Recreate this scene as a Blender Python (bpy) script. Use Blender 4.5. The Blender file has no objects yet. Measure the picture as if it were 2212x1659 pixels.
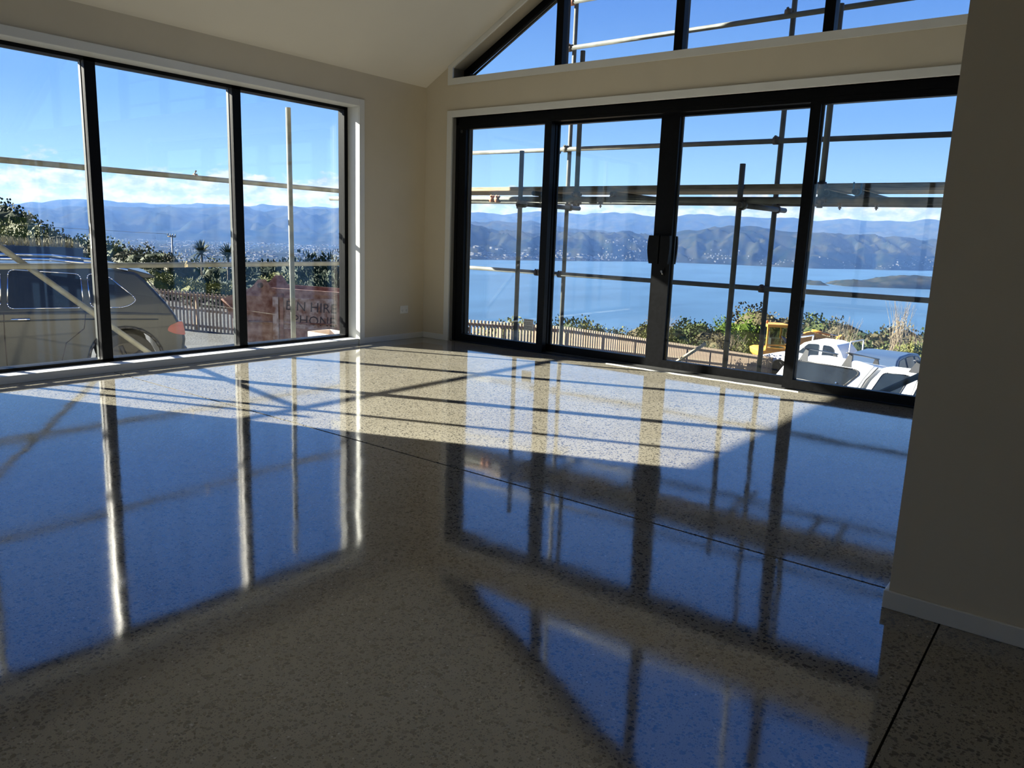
# Recreates the photograph: empty gable room with polished floor, scaffold and harbour view
EXPOSURE = 0.80
SUN_E = 16.0
SKY_S = 0.62
FLOOR_IOR = 2.25
FLOOR_R = 0.065
FLOOR_WAVE = 0.0009
HAZE_C = (0.14, 0.30, 0.80, 1)
HAZE_D = 0.00005
import bpy, bmesh, math, random
from mathutils import Vector, Matrix, noise
PI = math.pi
scene = bpy.context.scene
COL = scene.collection
rnd = random.Random(7)

# ------------------------------------------------------------------ camera
cam_d = bpy.data.cameras.new('camera'); cam = bpy.data.objects.new('camera', cam_d); COL.objects.link(cam)
cam_d.sensor_width = 36.0; cam_d.sensor_fit = 'HORIZONTAL'; cam_d.lens = 1664.66 / 2212 * 36.0
cam_d.clip_start = 0.05; cam_d.clip_end = 90000
Rm = Matrix(((0.6123915, 0.12809313, -0.7801082), (-0.78974932, 0.14365375, -0.59637204), (0.03567431, 0.98130309, 0.1891338)))
cam.matrix_world = Matrix.Translation((-5.61971, -5.45917, 1.04295)) @ Rm.to_4x4()
scene.camera = cam

# ------------------------------------------------------------------ view, sky, sun
scene.view_settings.view_transform = 'Standard'; scene.view_settings.look = 'None'
scene.view_settings.gamma = 1.0; scene.view_settings.use_curve_mapping = False
scene.view_settings.exposure = EXPOSURE
scene.cycles.use_denoising = True
scene.cycles.max_bounces = 10; scene.cycles.diffuse_bounces = 8; scene.cycles.glossy_bounces = 5
scene.cycles.transparent_max_bounces = 24; scene.cycles.volume_bounces = 0
scene.cycles.caustics_reflective = True; scene.cycles.caustics_refractive = False
scene.cycles.sample_clamp_indirect = 6.0
scene.cycles.use_adaptive_sampling = True; scene.cycles.adaptive_threshold = 0.025

SUN_DIR = Vector((-0.408, 1.0, 0.49)).normalized()       # towards the sun
sd = bpy.data.lights.new('sun', 'SUN'); sd.energy = SUN_E; sd.angle = math.radians(0.53); sd.color = (1.0, 0.93, 0.80)
sun = bpy.data.objects.new('sun', sd); COL.objects.link(sun)
sun.rotation_euler = SUN_DIR.to_track_quat('Z', 'Y').to_euler(); sun.location = SUN_DIR * 40

w = bpy.data.worlds.new('sky'); scene.world = w; w.use_nodes = True
nt = w.node_tree; nt.nodes.clear(); N = nt.nodes; K = nt.links
def nd(t, **kw):
    n = N.new(t)
    for a, b in kw.items(): setattr(n, a, b)
    return n
tc = nd('ShaderNodeTexCoord'); sx = nd('ShaderNodeSeparateXYZ'); K.new(tc.outputs['Generated'], sx.inputs[0])
ramp = nd('ShaderNodeValToRGB'); cr = ramp.color_ramp; cr.interpolation = 'EASE'
els = cr.elements; els[0].position = 0.0; els[0].color = (0.50, 0.73, 0.97, 1)
els[1].position = 1.0; els[1].color = (0.035, 0.10, 0.40, 1)
for p_, c_ in ((0.06, (0.38, 0.65, 1.0)), (0.16, (0.225, 0.475, 0.98)), (0.30, (0.125, 0.315, 0.86)), (0.5, (0.07, 0.215, 0.70))):
    e = els.new(p_); e.color = (*c_, 1)
K.new(sx.outputs['Z'], ramp.inputs['Fac'])
# low cumulus band, all round the horizon
mp = nd('ShaderNodeMapping'); mp.inputs['Scale'].default_value = (1.0, 1.0, 2.1); K.new(tc.outputs['Generated'], mp.inputs['Vector'])
n1 = nd('ShaderNodeTexNoise'); n1.inputs['Scale'].default_value = 15; n1.inputs['Detail'].default_value = 9; n1.inputs['Roughness'].default_value = 0.56
K.new(mp.outputs[0], n1.inputs['Vector'])
n2 = nd('ShaderNodeTexNoise'); n2.inputs['Scale'].default_value = 44; n2.inputs['Detail'].default_value = 7; n2.inputs['Roughness'].default_value = 0.6
K.new(mp.outputs[0], n2.inputs['Vector'])
band = nd('ShaderNodeValToRGB'); b = band.color_ramp; b.elements[0].position = 0.0; b.elements[0].color = (.62,)*3 + (1,)
b.elements[1].position = 0.112; b.elements[1].color = (0, 0, 0, 1)
for p_, v_ in ((0.035, .60), (0.058, .36), (0.085, .20)):
    e = b.elements.new(p_); e.color = (v_, v_, v_, 1)
K.new(sx.outputs['Z'], band.inputs['Fac'])
def mth(op, a, b_=None, **kw):
    m = nd('ShaderNodeMath', operation=op)
    for i, v in enumerate((a, b_)):
        if v is None: continue
        if isinstance(v, (int, float)): m.inputs[i].default_value = v
        else: K.new(v, m.inputs[i])
    return m.outputs[0]
s1 = mth('ADD', mth('MULTIPLY', n1.outputs['Fac'], 0.75), mth('MULTIPLY', n2.outputs['Fac'], 0.28))
s2 = mth('ADD', s1, band.outputs['Color'])
cm = nd('ShaderNodeMapRange'); cm.inputs['From Min'].default_value = 0.88; cm.inputs['From Max'].default_value = 0.965
K.new(s2, cm.inputs['Value'])
shade = nd('ShaderNodeMapRange'); shade.inputs['From Min'].default_value = 0.40; shade.inputs['From Max'].default_value = 0.62
K.new(n2.outputs['Fac'], shade.inputs['Value'])
ccol = nd('ShaderNodeMix', data_type='RGBA'); ccol.inputs['A'].default_value = (0.50, 0.60, 0.76, 1); ccol.inputs['B'].default_value = (0.98, 0.95, 0.92, 1)
K.new(shade.outputs[0], ccol.inputs['Factor'])
mixc = nd('ShaderNodeMix', data_type='RGBA'); K.new(cm.outputs[0], mixc.inputs['Factor'])
K.new(ramp.outputs['Color'], mixc.inputs['A']); K.new(ccol.outputs['Result'], mixc.inputs['B'])
bg = nd('ShaderNodeBackground'); bg.inputs['Strength'].default_value = SKY_S; K.new(mixc.outputs['Result'], bg.inputs['Color'])
wo = nd('ShaderNodeOutputWorld'); K.new(bg.outputs[0], wo.inputs['Surface'])

# ------------------------------------------------------------------ materials
def mat(name, col, rough=0.5, metal=0.0, var=0.12, scale=12.0, bump=0.0, bscale=60.0, spec=0.5, stretch=None, col2=None, detail=4):
    m = bpy.data.materials.new(name); m.use_nodes = True; t = m.node_tree; p = t.nodes['Principled BSDF']
    p.inputs['Roughness'].default_value = rough; p.inputs['Metallic'].default_value = metal
    p.inputs['Specular IOR Level'].default_value = spec
    tx = t.nodes.new('ShaderNodeTexCoord'); src = tx.outputs['Object']
    if stretch:
        mp_ = t.nodes.new('ShaderNodeMapping'); mp_.inputs['Scale'].default_value = stretch; t.links.new(src, mp_.inputs['Vector']); src = mp_.outputs[0]
    n = t.nodes.new('ShaderNodeTexNoise'); n.inputs['Scale'].default_value = scale; n.inputs['Detail'].default_value = detail
    t.links.new(src, n.inputs['Vector'])
    mx = t.nodes.new('ShaderNodeMix'); mx.data_type = 'RGBA'
    c = col; c2 = col2 or tuple(min(1, v * (1 + var)) for v in c); c1 = c if col2 else tuple(v * (1 - var) for v in c)
    mx.inputs['A'].default_value = (*c1, 1); mx.inputs['B'].default_value = (*c2, 1)
    mr = t.nodes.new('ShaderNodeMapRange'); mr.inputs['From Min'].default_value = .35; mr.inputs['From Max'].default_value = .65
    t.links.new(n.outputs['Fac'], mr.inputs['Value']); t.links.new(mr.outputs[0], mx.inputs['Factor'])
    t.links.new(mx.outputs['Result'], p.inputs['Base Color'])
    if bump:
        nb = t.nodes.new('ShaderNodeTexNoise'); nb.inputs['Scale'].default_value = bscale; nb.inputs['Detail'].default_value = 3
        t.links.new(src, nb.inputs['Vector']); bp = t.nodes.new('ShaderNodeBump'); bp.inputs['Strength'].default_value = 1.0
        bp.inputs['Distance'].default_value = bump; t.links.new(nb.outputs['Fac'], bp.inputs['Height']); t.links.new(bp.outputs[0], p.inputs['Normal'])
    return m
def glass(name, tint, f0, rough=0.0):
    """clear pane: straight transmission, mirror reflection that grows at grazing angles"""
    m = bpy.data.materials.new(name); m.use_nodes = True; t = m.node_tree; t.nodes.clear(); q = t.nodes; l = t.links
    def M(op, a, b=None):
        n = q.new('ShaderNodeMath'); n.operation = op
        for i, v in enumerate((a, b)):
            if v is None: continue
            if isinstance(v, (int, float)): n.inputs[i].default_value = v
            else: l.new(v, n.inputs[i])
        return n.outputs[0]
    g = q.new('ShaderNodeNewGeometry'); d = q.new('ShaderNodeVectorMath'); d.operation = 'DOT_PRODUCT'
    l.new(g.outputs['Incoming'], d.inputs[0]); l.new(g.outputs['Normal'], d.inputs[1])
    f = M('ADD', M('MULTIPLY', M('POWER', M('SUBTRACT', 1.0, M('ABSOLUTE', d.outputs['Value'])), 5.0), 1 - f0), f0)
    tr = q.new('ShaderNodeBsdfTransparent'); tr.inputs['Color'].default_value = (*tint, 1)
    gl = q.new('ShaderNodeBsdfGlossy'); gl.inputs['Roughness'].default_value = rough
    mx = q.new('ShaderNodeMixShader'); l.new(f, mx.inputs[0]); l.new(tr.outputs[0], mx.inputs[1]); l.new(gl.outputs[0], mx.inputs[2])
    o = q.new('ShaderNodeOutputMaterial'); l.new(mx.outputs[0], o.inputs['Surface'])
    return m

# polished concrete: ground aggregate, fine grain, cloudy trowel marks, slight waviness
def concrete():
    m = bpy.data.materials.new('polished_concrete'); m.use_nodes = True; t = m.node_tree; q = t.nodes; l = t.links; p = q['Principled BSDF']
    tx = q.new('ShaderNodeTexCoord'); P_ = tx.outputs['Object']
    def noi(sc, det=4, ro=.55, src=P_):
        n = q.new('ShaderNodeTexNoise'); n.inputs['Scale'].default_value = sc; n.inputs['Detail'].default_value = det; n.inputs['Roughness'].default_value = ro
        l.new(src, n.inputs['Vector']); return n
    def rng(src, a, b_, c=0., d=1.):
        n = q.new('ShaderNodeMapRange'); n.inputs['From Min'].default_value = a; n.inputs['From Max'].default_value = b_
        n.inputs['To Min'].default_value = c; n.inputs['To Max'].default_value = d; l.new(src, n.inputs['Value']); return n.outputs[0]
    def mx(f, a, b_):
        n = q.new('ShaderNodeMix'); n.data_type = 'RGBA'
        if isinstance(f, float): n.inputs['Factor'].default_value = f
        else: l.new(f, n.inputs['Factor'])
        for k, v in (('A', a), ('B', b_)):
            if isinstance(v, tuple): n.inputs[k].default_value = (*v, 1)
            else: l.new(v, n.inputs[k])
        return n.outputs['Result']
    def mul(a, b_):
        n = q.new('ShaderNodeMath'); n.operation = 'MULTIPLY'
        for i, v in enumerate((a, b_)):
            if isinstance(v, float): n.inputs[i].default_value = v
            else: l.new(v, n.inputs[i])
        return n.outputs[0]
    big = noi(0.9, 6, .6); mid = noi(5.0, 6, .65); grain = noi(420, 3, .7)
    base = mx(rng(big.outputs['Fac'], .35, .65), (0.262, 0.236, 0.186), (0.345, 0.315, 0.252))
    base = mx(mul(rng(mid.outputs['Fac'], .52, .72), .35), base, (0.42, 0.39, 0.34))
    base = mx(mul(rng(grain.outputs['Fac'], .42, .60), .45), base, (0.12, 0.11, 0.095))
    # stones
    for sc, thr, r0, col, am in ((105, .64, .42, (.045, .042, .04), .95), (58, .85, .38, (.050, .047, .045), .9), (120, .972, .30, (.50, .48, .43), .8), (200, .66, .36, (.075, .07, .062), .8)):
        wv = noi(sc * .9, 2); wm = q.new('ShaderNodeVectorMath'); wm.operation = 'MULTIPLY_ADD'
        l.new(wv.outputs['Color'], wm.inputs[0]); wm.inputs[1].default_value = (.8 / sc,) * 3; l.new(P_, wm.inputs[2])
        v = q.new('ShaderNodeTexVoronoi'); v.inputs['Scale'].default_value = sc; l.new(wm.outputs[0], v.inputs['Vector'])
        sp = q.new('ShaderNodeSeparateColor'); l.new(v.outputs['Color'], sp.inputs[0])
        msk = mul(rng(sp.outputs[0], thr, thr + .01), rng(v.outputs['Distance'], r0 + .06, r0 - .02))
        base = mx(mul(msk, am), base, col)
    l.new(base, p.inputs['Base Color'])
    p.inputs['IOR'].default_value = FLOOR_IOR
    l.new(rng(mid.outputs['Fac'], .3, .7, FLOOR_R * .7, FLOOR_R * 1.4), p.inputs['Roughness'])
    wav = noi(3.3, 2, .4)
    bp = q.new('ShaderNodeBump'); bp.inputs['Strength'].default_value = 1.0; bp.inputs['Distance'].default_value = FLOOR_WAVE
    l.new(wav.outputs['Fac'], bp.inputs['Height']); l.new(bp.outputs[0], p.inputs['Normal'])
    return m

M_floor = concrete()
M_wall = mat('wall_paint', (0.66, 0.59, 0.46), .75, var=.02, scale=3, bump=.0003, bscale=250)
M_ceil = mat('ceiling_paint', (0.78, 0.735, 0.645), .85, var=.015, scale=2)
M_trim = mat('white_gloss_trim', (0.74, 0.74, 0.71), .35, var=.02, scale=5)
M_black = mat('black_aluminium', (0.003, 0.0032, 0.004), .42, var=.3, scale=40, spec=.12)
M_rubber = mat('glazing_gasket', (0.022, 0.027, 0.026), .6, var=.2, scale=30)
M_pane = glass('window_glass', (0.955, 0.98, 0.975), 0.052)
M_galv = mat('galvanised_tube', (0.115, 0.12, 0.112), .6, metal=.0, spec=.3, var=.22, scale=9, bump=.0006, bscale=120)
M_steel = mat('dark_coupler_steel', (0.12, 0.09, 0.075), .55, metal=.5, var=.5, scale=30)
M_rustc = mat('rusty_orange_coupler', (0.50, 0.22, 0.13), .7, var=.35, scale=25)
M_plank = mat('scaffold_plank', (0.40, 0.30, 0.19), .7, var=.35, scale=8, stretch=(14, 1, 14))
M_plankd = mat('weathered_plank', (0.15, 0.13, 0.105), .8, var=.35, scale=9, stretch=(14, 1, 14))
M_batten = mat('timber_batten', (0.32, 0.235, 0.165), .7, var=.25, scale=6, stretch=(9, 9, 1))
M_rail = mat('timber_rail', (0.46, 0.31, 0.20), .7, var=.25, scale=6)
M_white = mat('white_car_paint', (0.80, 0.80, 0.78), .22, var=.02, scale=2)
M_white2 = mat('white_van_paint', (0.72, 0.73, 0.74), .25, var=.02, scale=2)
M_silver = mat('pale_blue_silver_paint', (0.06, 0.095, 0.16), .3, metal=.1, var=.04, scale=2)
M_grey = mat('grey_metallic_paint', (0.022, 0.032, 0.045), .24, metal=.0, spec=.35, var=.05, scale=2)
M_chrome = mat('chrome_trim', (0.75, 0.75, 0.76), .15, metal=1.0, var=.03, scale=3)
M_cglass = mat('dark_car_glass', (0.012, 0.016, 0.02), .05, var=.3, scale=3, spec=.45)
M_tyre = mat('tyre_rubber', (0.02, 0.02, 0.02), .8, var=.3, scale=20)
M_plastic = mat('black_plastic', (0.05, 0.05, 0.055), .5, var=.2, scale=20)
M_greyplas = mat('grey_plastic', (0.022, 0.022, 0.024), .5, var=.15, scale=20)
M_red = mat('red_tail_lens', (0.22, 0.01, 0.02), .15, var=.2, scale=10)
M_alloy = mat('alloy_bar', (0.045, 0.055, 0.07), .4, metal=.1, var=.05, scale=8)
M_orange = mat('orange_machine_paint', (0.80, 0.33, 0.045), .4, var=.08, scale=3)
M_ink = mat('dark_lettering', (0.035, 0.03, 0.04), .7, var=.1)
M_rust = mat('rusted_skip_steel', (0.13, 0.045, 0.025), .8, var=.4, scale=7, col2=(0.30, 0.19, 0.15), detail=9, bump=.004, bscale=30)
M_flake = mat('flaking_white_paint', (0.16, 0.075, 0.05), .8, scale=9, col2=(0.38, 0.32, 0.30), detail=9)
M_stake = mat('pale_timber', (0.66, 0.56, 0.36), .7, var=.12, scale=8)
M_ground = mat('gravel_and_dirt', (0.050, 0.053, 0.056), .95, var=.3, scale=1.2, bump=.03, bscale=18, detail=8)
M_bankshade = mat('shade_blue_bank', (0.075, 0.105, 0.14), .9, var=.2, scale=.8, detail=8)  # blue-grey is hillside shade and haze put into the colour
M_sea = mat('harbour_water', (0.05, 0.11, 0.20), .45, var=.14, scale=.0022, bump=.25, bscale=.09, spec=.28, stretch=(1, 2.2, 1), detail=6)
M_plain = mat('valley_floor', (0.026, 0.032, 0.030), .95, var=.4, scale=.004, detail=9, spec=0)
M_hill = mat('bush_covered_hill', (0.006, 0.011, 0.006), .95, var=.4, scale=.006, col2=(0.034, 0.034, 0.020), detail=10, spec=0)
M_isl = mat('island_scrub', (0.012, 0.018, 0.009), .95, scale=.02, col2=(0.045, 0.042, 0.024), detail=8, spec=0)
M_town = mat('pale_building', (0.07, 0.075, 0.08), .8, scale=.03, col2=(0.22, 0.215, 0.21), detail=2, spec=0)
M_sock = mat('white_plastic', (0.78, 0.78, 0.76), .35, var=.02)
LEAF = {k: mat('leaves_' + n_, tuple(v * .62 for v in c_), .7, var=.45, scale=2.5, col2=tuple(v * .58 for v in c2_), spec=.2) for k, n_, c_, c2_ in (
    ('g', 'mid_green', (.055, .085, .022), (.14, .17, .05)), ('d', 'dark_green', (.028, .045, .018), (.075, .095, .035)),
    ('y', 'yellow_green', (.12, .135, .035), (.26, .26, .075)), ('o', 'olive_brown', (.085, .075, .035), (.20, .165, .085)),
    ('b', 'bright_green', (.075, .14, .015), (.20, .28, .03)), ('t', 'pine_green', (.022, .045, .026), (.055, .085, .05)))}
M_bark = mat('bark', (.10, .08, .06), .9, var=.3)
M_twig = mat('bare_twigs', (.34, .27, .19), .9, var=.3)

# ------------------------------------------------------------------ mesh helpers
class MB:
    def __init__(s): s.v = []; s.f = []; s.sm = []
    def add(s, vs, fs, smooth=False):
        o = len(s.v); s.v += [Vector(a) for a in vs]; s.f += [tuple(i + o for i in f) for f in fs]; s.sm += [smooth] * len(fs); return s
    def box(s, x0, x1, y0, y1, z0, z1):
        vs = [(x, y, z) for x in (x0, x1) for y in (y0, y1) for z in (z0, z1)]
        return s.add(vs, [(0, 1, 3, 2), (4, 6, 7, 5), (0, 4, 5, 1), (2, 3, 7, 6), (0, 2, 6, 4), (1, 5, 7, 3)])
    def prism(s, poly, axis, a, b):
        """poly: list of 2-tuples in the plane across axis ('x': (y,z), 'y': (x,z), 'z': (x,y))"""
        def P(u, v, w_): return {'x': (w_, u, v), 'y': (u, w_, v), 'z': (u, v, w_)}[axis]
        n = len(poly); vs = [P(*q, a) for q in poly] + [P(*q, b) for q in poly]
        ar = sum(poly[i][0] * poly[(i + 1) % n][1] - poly[(i + 1) % n][0] * poly[i][1] for i in range(n))
        fl = (ar > 0) == (axis != 'y')
        A = tuple(range(n)); B = tuple(range(n, 2 * n)); sides = [(i, (i + 1) % n, n + (i + 1) % n, n + i) for i in range(n)]
        if (fl and b > a) or (not fl and b < a): fs = [A[::-1], B] + sides
        else: fs = [A, B[::-1]] + [q[::-1] for q in sides]
        return s.add(vs, fs)
    def tube(s, p, q, r, n=12, r2=None, cap=True):
        p = Vector(p); q = Vector(q); d = (q - p).normalized(); u = d.orthogonal().normalized(); v = d.cross(u); r2 = r2 or r
        vs = []
        for c, rr in ((p, r), (q, r2)):
            for i in range(n): a = 2 * PI * i / n; vs.append(c + (u * math.cos(a) + v * math.sin(a)) * rr)
        o = len(s.v); s.v += vs
        for i in range(n): s.f.append((o + i, o + (i + 1) % n, o + n + (i + 1) % n, o + n + i)); s.sm.append(True)
        if cap:
            s.f.append(tuple(o + i for i in range(n))[::-1]); s.f.append(tuple(o + n + i for i in range(n))); s.sm += [False, False]
        return s
    def path(s, pts, r, n=8):
        for a, b in zip(pts, pts[1:]): s.tube(a, b, r, n)
        return s
    def xf(s, M): s.v = [M @ a for a in s.v]; return s
    def build(s, name, material, parent=None, loc=None):
        me = bpy.data.meshes.new(name); off = Vector(loc) if loc is not None else Vector((0, 0, 0))
        me.from_pydata([a - off for a in s.v], [], s.f); me.polygons.foreach_set('use_smooth', s.sm); me.update()
        if material: me.materials.append(material)
        o = bpy.data.objects.new(name, me); COL.objects.link(o); o.location = off
        if parent:
            o.parent = parent
        return o
def tag(o, label=None, cat=None, group=None, kind=None):
    for k, v in (('label', label), ('category', cat), ('group', group), ('kind', kind)):
        if v: o[k] = v
    return o
def struct(o): o['kind'] = 'structure'; return o
def empty(name, loc=(0, 0, 0), rot=(0, 0, 0)):
    o = bpy.data.objects.new(name, None); COL.objects.link(o); o.location = loc; o.rotation_euler = rot; o.empty_display_size = .1; return o
class W:
    """world-space builder under a thing placed at loc (no rotation)"""
    def __init__(s, name, loc, label, cat, group=None):
        s.o = empty(name, loc); s.l = Vector(loc); tag(s.o, label, cat, group)
    def part(s, mb, name, m):
        mb.v = [a - s.l for a in mb.v]; return mb.build(name, m, s.o)
def bevel(o, wd=.004, seg=2):
    b_ = o.modifiers.new('b', 'BEVEL'); b_.width = wd; b_.segments = seg; b_.limit_method = 'ANGLE'; return o
def text_mesh(s, size, depth=.002):
    c = bpy.data.curves.new('t', 'FONT'); c.body = s; c.size = size; c.extrude = depth; c.align_x = 'LEFT'; c.resolution_u = 2
    o = bpy.data.objects.new('t', c); COL.objects.link(o); bpy.context.view_layer.update()
    me = bpy.data.meshes.new_from_object(o.evaluated_get(bpy.context.evaluated_depsgraph_get())); bpy.data.objects.remove(o); return me
def text(name, s, size, M, m, parent, depth=.002):
    me = text_mesh(s, size, depth); me.transform(M); me.materials.clear(); me.materials.append(m)
    o = bpy.data.objects.new(name, me); COL.objects.link(o); o.parent = parent; return o

# ================================================================== ROOM
XB, YB = -8.6, -10.4            # back wall, opposite wall
SL = 0.558; HC = 2.4; YR = -5.2; HR = HC + SL * 5.2
CX, CY = -3.10, -5.21           # saw cuts
g = .0028
fb = struct(MB().box(XB, .25, YB, .0, -.32, -.012).build('floor', mat('saw_cut_dark', (.02, .018, .016), .9)))
for (x0, x1) in ((XB, CX - 2 * g), (CX + 2 * g, .20)):
    for (y0, y1) in ((YB, CY - g), (CY + g, 0)):
        MB().box(x0, x1, y0, y1, -.011, 0).build('concrete_bay', M_floor, fb)
# left wall (plane y = 0) with the window opening x -4.19..-.83
O0, O1, OT = -4.185, -.83, 2.128
wl = MB()
wl.box(XB - .3, O0, 0, .28, -1.3, 2.5).box(O1, .28, 0, .28, -1.3, 2.5)
wl.box(O0, O1, 0, .28, OT, 2.5).box(O0, O1, 0, .28, -1.3, 0.0)
struct(wl.build('wall_left', M_wall))
# gable wall (plane x = 0): doors, gable window, second set of doors beyond the partition
D0, D1, DH = -.355, -4.92, 2.108
E0, E1 = -6.1, -9.9
G0, GZ, GZ2 = -.351, 2.455, 2.548
wr = MB()
wr.box(0, .28, D0, 0, -1.5, 2.4).box(0, .28, E0, D1, -2, GZ).box(0, .28, YB, E1, -2, 2.4)
wr.box(0, .28, D1, D0, DH, GZ).box(0, .28, E1, E0, DH, GZ)
wr.box(0, .28, D1, D0, -2, -.33).box(0, .28, E1, E0, -2, -.33)
wr.prism([(0, 2.4), (G0, 2.4), (G0, GZ2), (YR, GZ2 + .556 * (G0 - YR)), (YR, HR + .1), (0, 2.5)], 'x', 0, .28)
wr.prism([(YB, 2.4), (YB, 2.5), (YR, HR + .1), (YR, GZ2 + .556 * (G0 - YR)), (YB - G0, GZ2), (YB - G0, 2.4)], 'x', 0, .28)
struct(wr.build('wall_right', M_wall))
BW = (-3.9, -.9, 2.2)      # added opening behind the camera, brings daylight into the room
wb_ = MB().prism([(YB, BW[2]), (0, BW[2]), (0, 2.5), (YR, HR + .1), (YB, 2.5)], 'x', XB - .3, XB)
wb_.box(XB - .3, XB, YB, BW[0], -1.2, BW[2]).box(XB - .3, XB, BW[1], 0, -1.2, BW[2]).box(XB - .3, XB, BW[0], BW[1], -1.2, 0)
struct(wb_.build('wall_back', M_wall))
wo_ = MB().box(XB - .3, .28, YB - .3, YB, -2, 2.5)
struct(wo_.build('wall_opposite', M_wall))
def added_window(idx, axis, c, a0, a1, zt, n):
    o = struct(empty('window_%d' % idx))
    def bx(u0, u1, v0, v1, z0, z1): return (v0, v1, u0, u1, z0, z1) if axis == 'x' else (u0, u1, v0, v1, z0, z1)
    f = MB().box(*bx(a0, a1, c - .1, c, 0, .06)).box(*bx(a0, a1, c - .1, c, zt - .06, zt))
    f.box(*bx(a0, a0 + .06, c - .1, c, 0, zt)).box(*bx(a1 - .06, a1, c - .1, c, 0, zt)); f.build('window_frame', M_black, o)
    for i in range(n):
        u = a0 + (a1 - a0) * i / n; u1_ = a0 + (a1 - a0) * (i + 1) / n
        if i: MB().box(*bx(u - .035, u + .035, c - .1, c, .06, zt - .06)).build('mullion', M_black, o)
        MB().box(*bx(u + .036, u1_ - .036, c - .06, c - .04, .06, zt - .06)).build('glass_pane', M_pane, o)
added_window(3, 'x', XB - .1, BW[0], BW[1], BW[2], 3)  # added unseen window, lights the room from behind
# partition end beside the camera
PX0, PX1, PY = -3.238, -3.128, -5.068
struct(MB().prism([(YB, 0), (PY, 0), (PY, HC + SL * 5.068), (YR, HR), (YB, HC)], 'x', PX0, PX1).build('wall_partition', M_wall))
# ceiling and roof
ce = MB().prism([(0, HC), (0, HC + .5), (YR, HR + .5), (YB, HC + .5), (YB, HC), (YR, HR)], 'x', XB, 0)
struct(ce.build('ceiling', M_ceil))
struct(MB().prism([(.28, 2.4), (.28, HC + .34), (0, HC + .5), (YR, HR + .5), (YB, HC + .5), (YB, HC + .1), (YR, HR + .1), (0, 2.5), (0, 2.4)], 'x', 0, .28).build('wall_gable_top', M_wall))
struct(MB().box(XB - .3, 0, 0, .28, 2.5, HC + .34).build('wall_eave', M_wall))
ey = .60; ez = HC + .505 - SL * ey; by = YB - ey
rf = MB().prism([(ey, ez), (ey, ez + .30), (YR, HR + .805), (by, ez + .30), (by, ez), (YR, HR + .505)], 'x', XB - .6, .757)
struct(rf.build('roof', mat('roof_soffit', (.5, .5, .48), .7)))
# baseboards (their ends mitred at the corner and at the window trim)
bh, bt = .055, .012
struct(bevel(MB().box(-.792, 0, -bt, 0, 0, bh).build('baseboard_left', M_trim), .003))
struct(bevel(MB().box(-bt, 0, -.292, -bt, 0, bh).build('baseboard_right', M_trim), .003))
bp_ = MB().box(PX0 - bt, PX0, YB, PY + bt, 0, bh).box(PX0, PX1 + bt, PY, PY + bt, 0, bh)
struct(bevel(bp_.build('baseboard_partition', M_trim), .003))

# ---- window 1: fixed three light window in the left wall
w1 = struct(empty('window_1', (-2.5, .14, 0)))
def wp(mb, name, m, par=w1, off=Vector((-2.5, .14, 0))):
    mb.v = [a - off for a in mb.v]; return mb.build(name, m, par)
X0, X1, ZT, ZS = -4.165, -.848, 2.110, .052
bevel(wp(MB().box(X1, X1 + .018, -.006, .145, 0, ZT + .018), 'reveal_lining', M_trim), .002)
bevel(wp(MB().box(X0 - .018, X0, -.006, .145, 0, ZT + .018), 'reveal_lining', M_trim), .002)
bevel(wp(MB().box(X0, X1, -.006, .145, ZT, ZT + .018), 'head_lining', M_trim), .002)
bevel(wp(MB().box(X0, X1, -.004, .145, 0, ZS), 'window_sill', M_trim), .002)
bevel(wp(MB().box(X1, X1 + .058, -.018, -.006, 0, ZT + .060), 'architrave', M_trim), .003)
bevel(wp(MB().box(X0 - .058, X0, -.018, -.006, 0, ZT + .060), 'architrave', M_trim), .003)
bevel(wp(MB().box(X0, X1, -.018, -.006, ZT, ZT + .060), 'architrave', M_trim), .003)
FX0, FX1, FZ0, FZ1 = -4.150, -.866, ZS - .004, 2.106
fr = MB().box(FX0, FX1, .14, .25, FZ0, FZ0 + .026).box(FX0, FX1, .14, .25, FZ1 - .022, FZ1)
fr.box(FX1 - .024, FX1, .14, .168, FZ0, FZ1).box(FX0, FX0 + .06, .14, .25, FZ0, FZ1)
fr.box(FX1, FX1 + .03, .145, .25, FZ0 - .02, FZ1 + .02).box(FX0 - .03, FX0, .145, .25, FZ0 - .02, FZ1 + .02).box(FX0, FX1, .145, .25, FZ1, FZ1 + .03)
wp(fr, 'window_frame', M_black)
MX = (-3.063, -1.964)
for x in MX:
    wp(MB().box(x - .037, x + .037, .14, .185, FZ0, FZ1), 'mullion', M_black)
    wp(MB().box(x - .041, x + .015, .186, .215, FZ0, FZ1), 'glazing_bead', M_rubber)
edges = [FX0 + .06, MX[0] - .052, MX[0] + .037, MX[1] - .052, MX[1] + .037, FX1 - .018]
for a, b in zip(edges[::2], edges[1::2]):
    wp(MB().box(a - .004, b + .004, .168, .184, FZ0 + .02, FZ1 - .018), 'glass_pane', M_pane)

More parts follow.
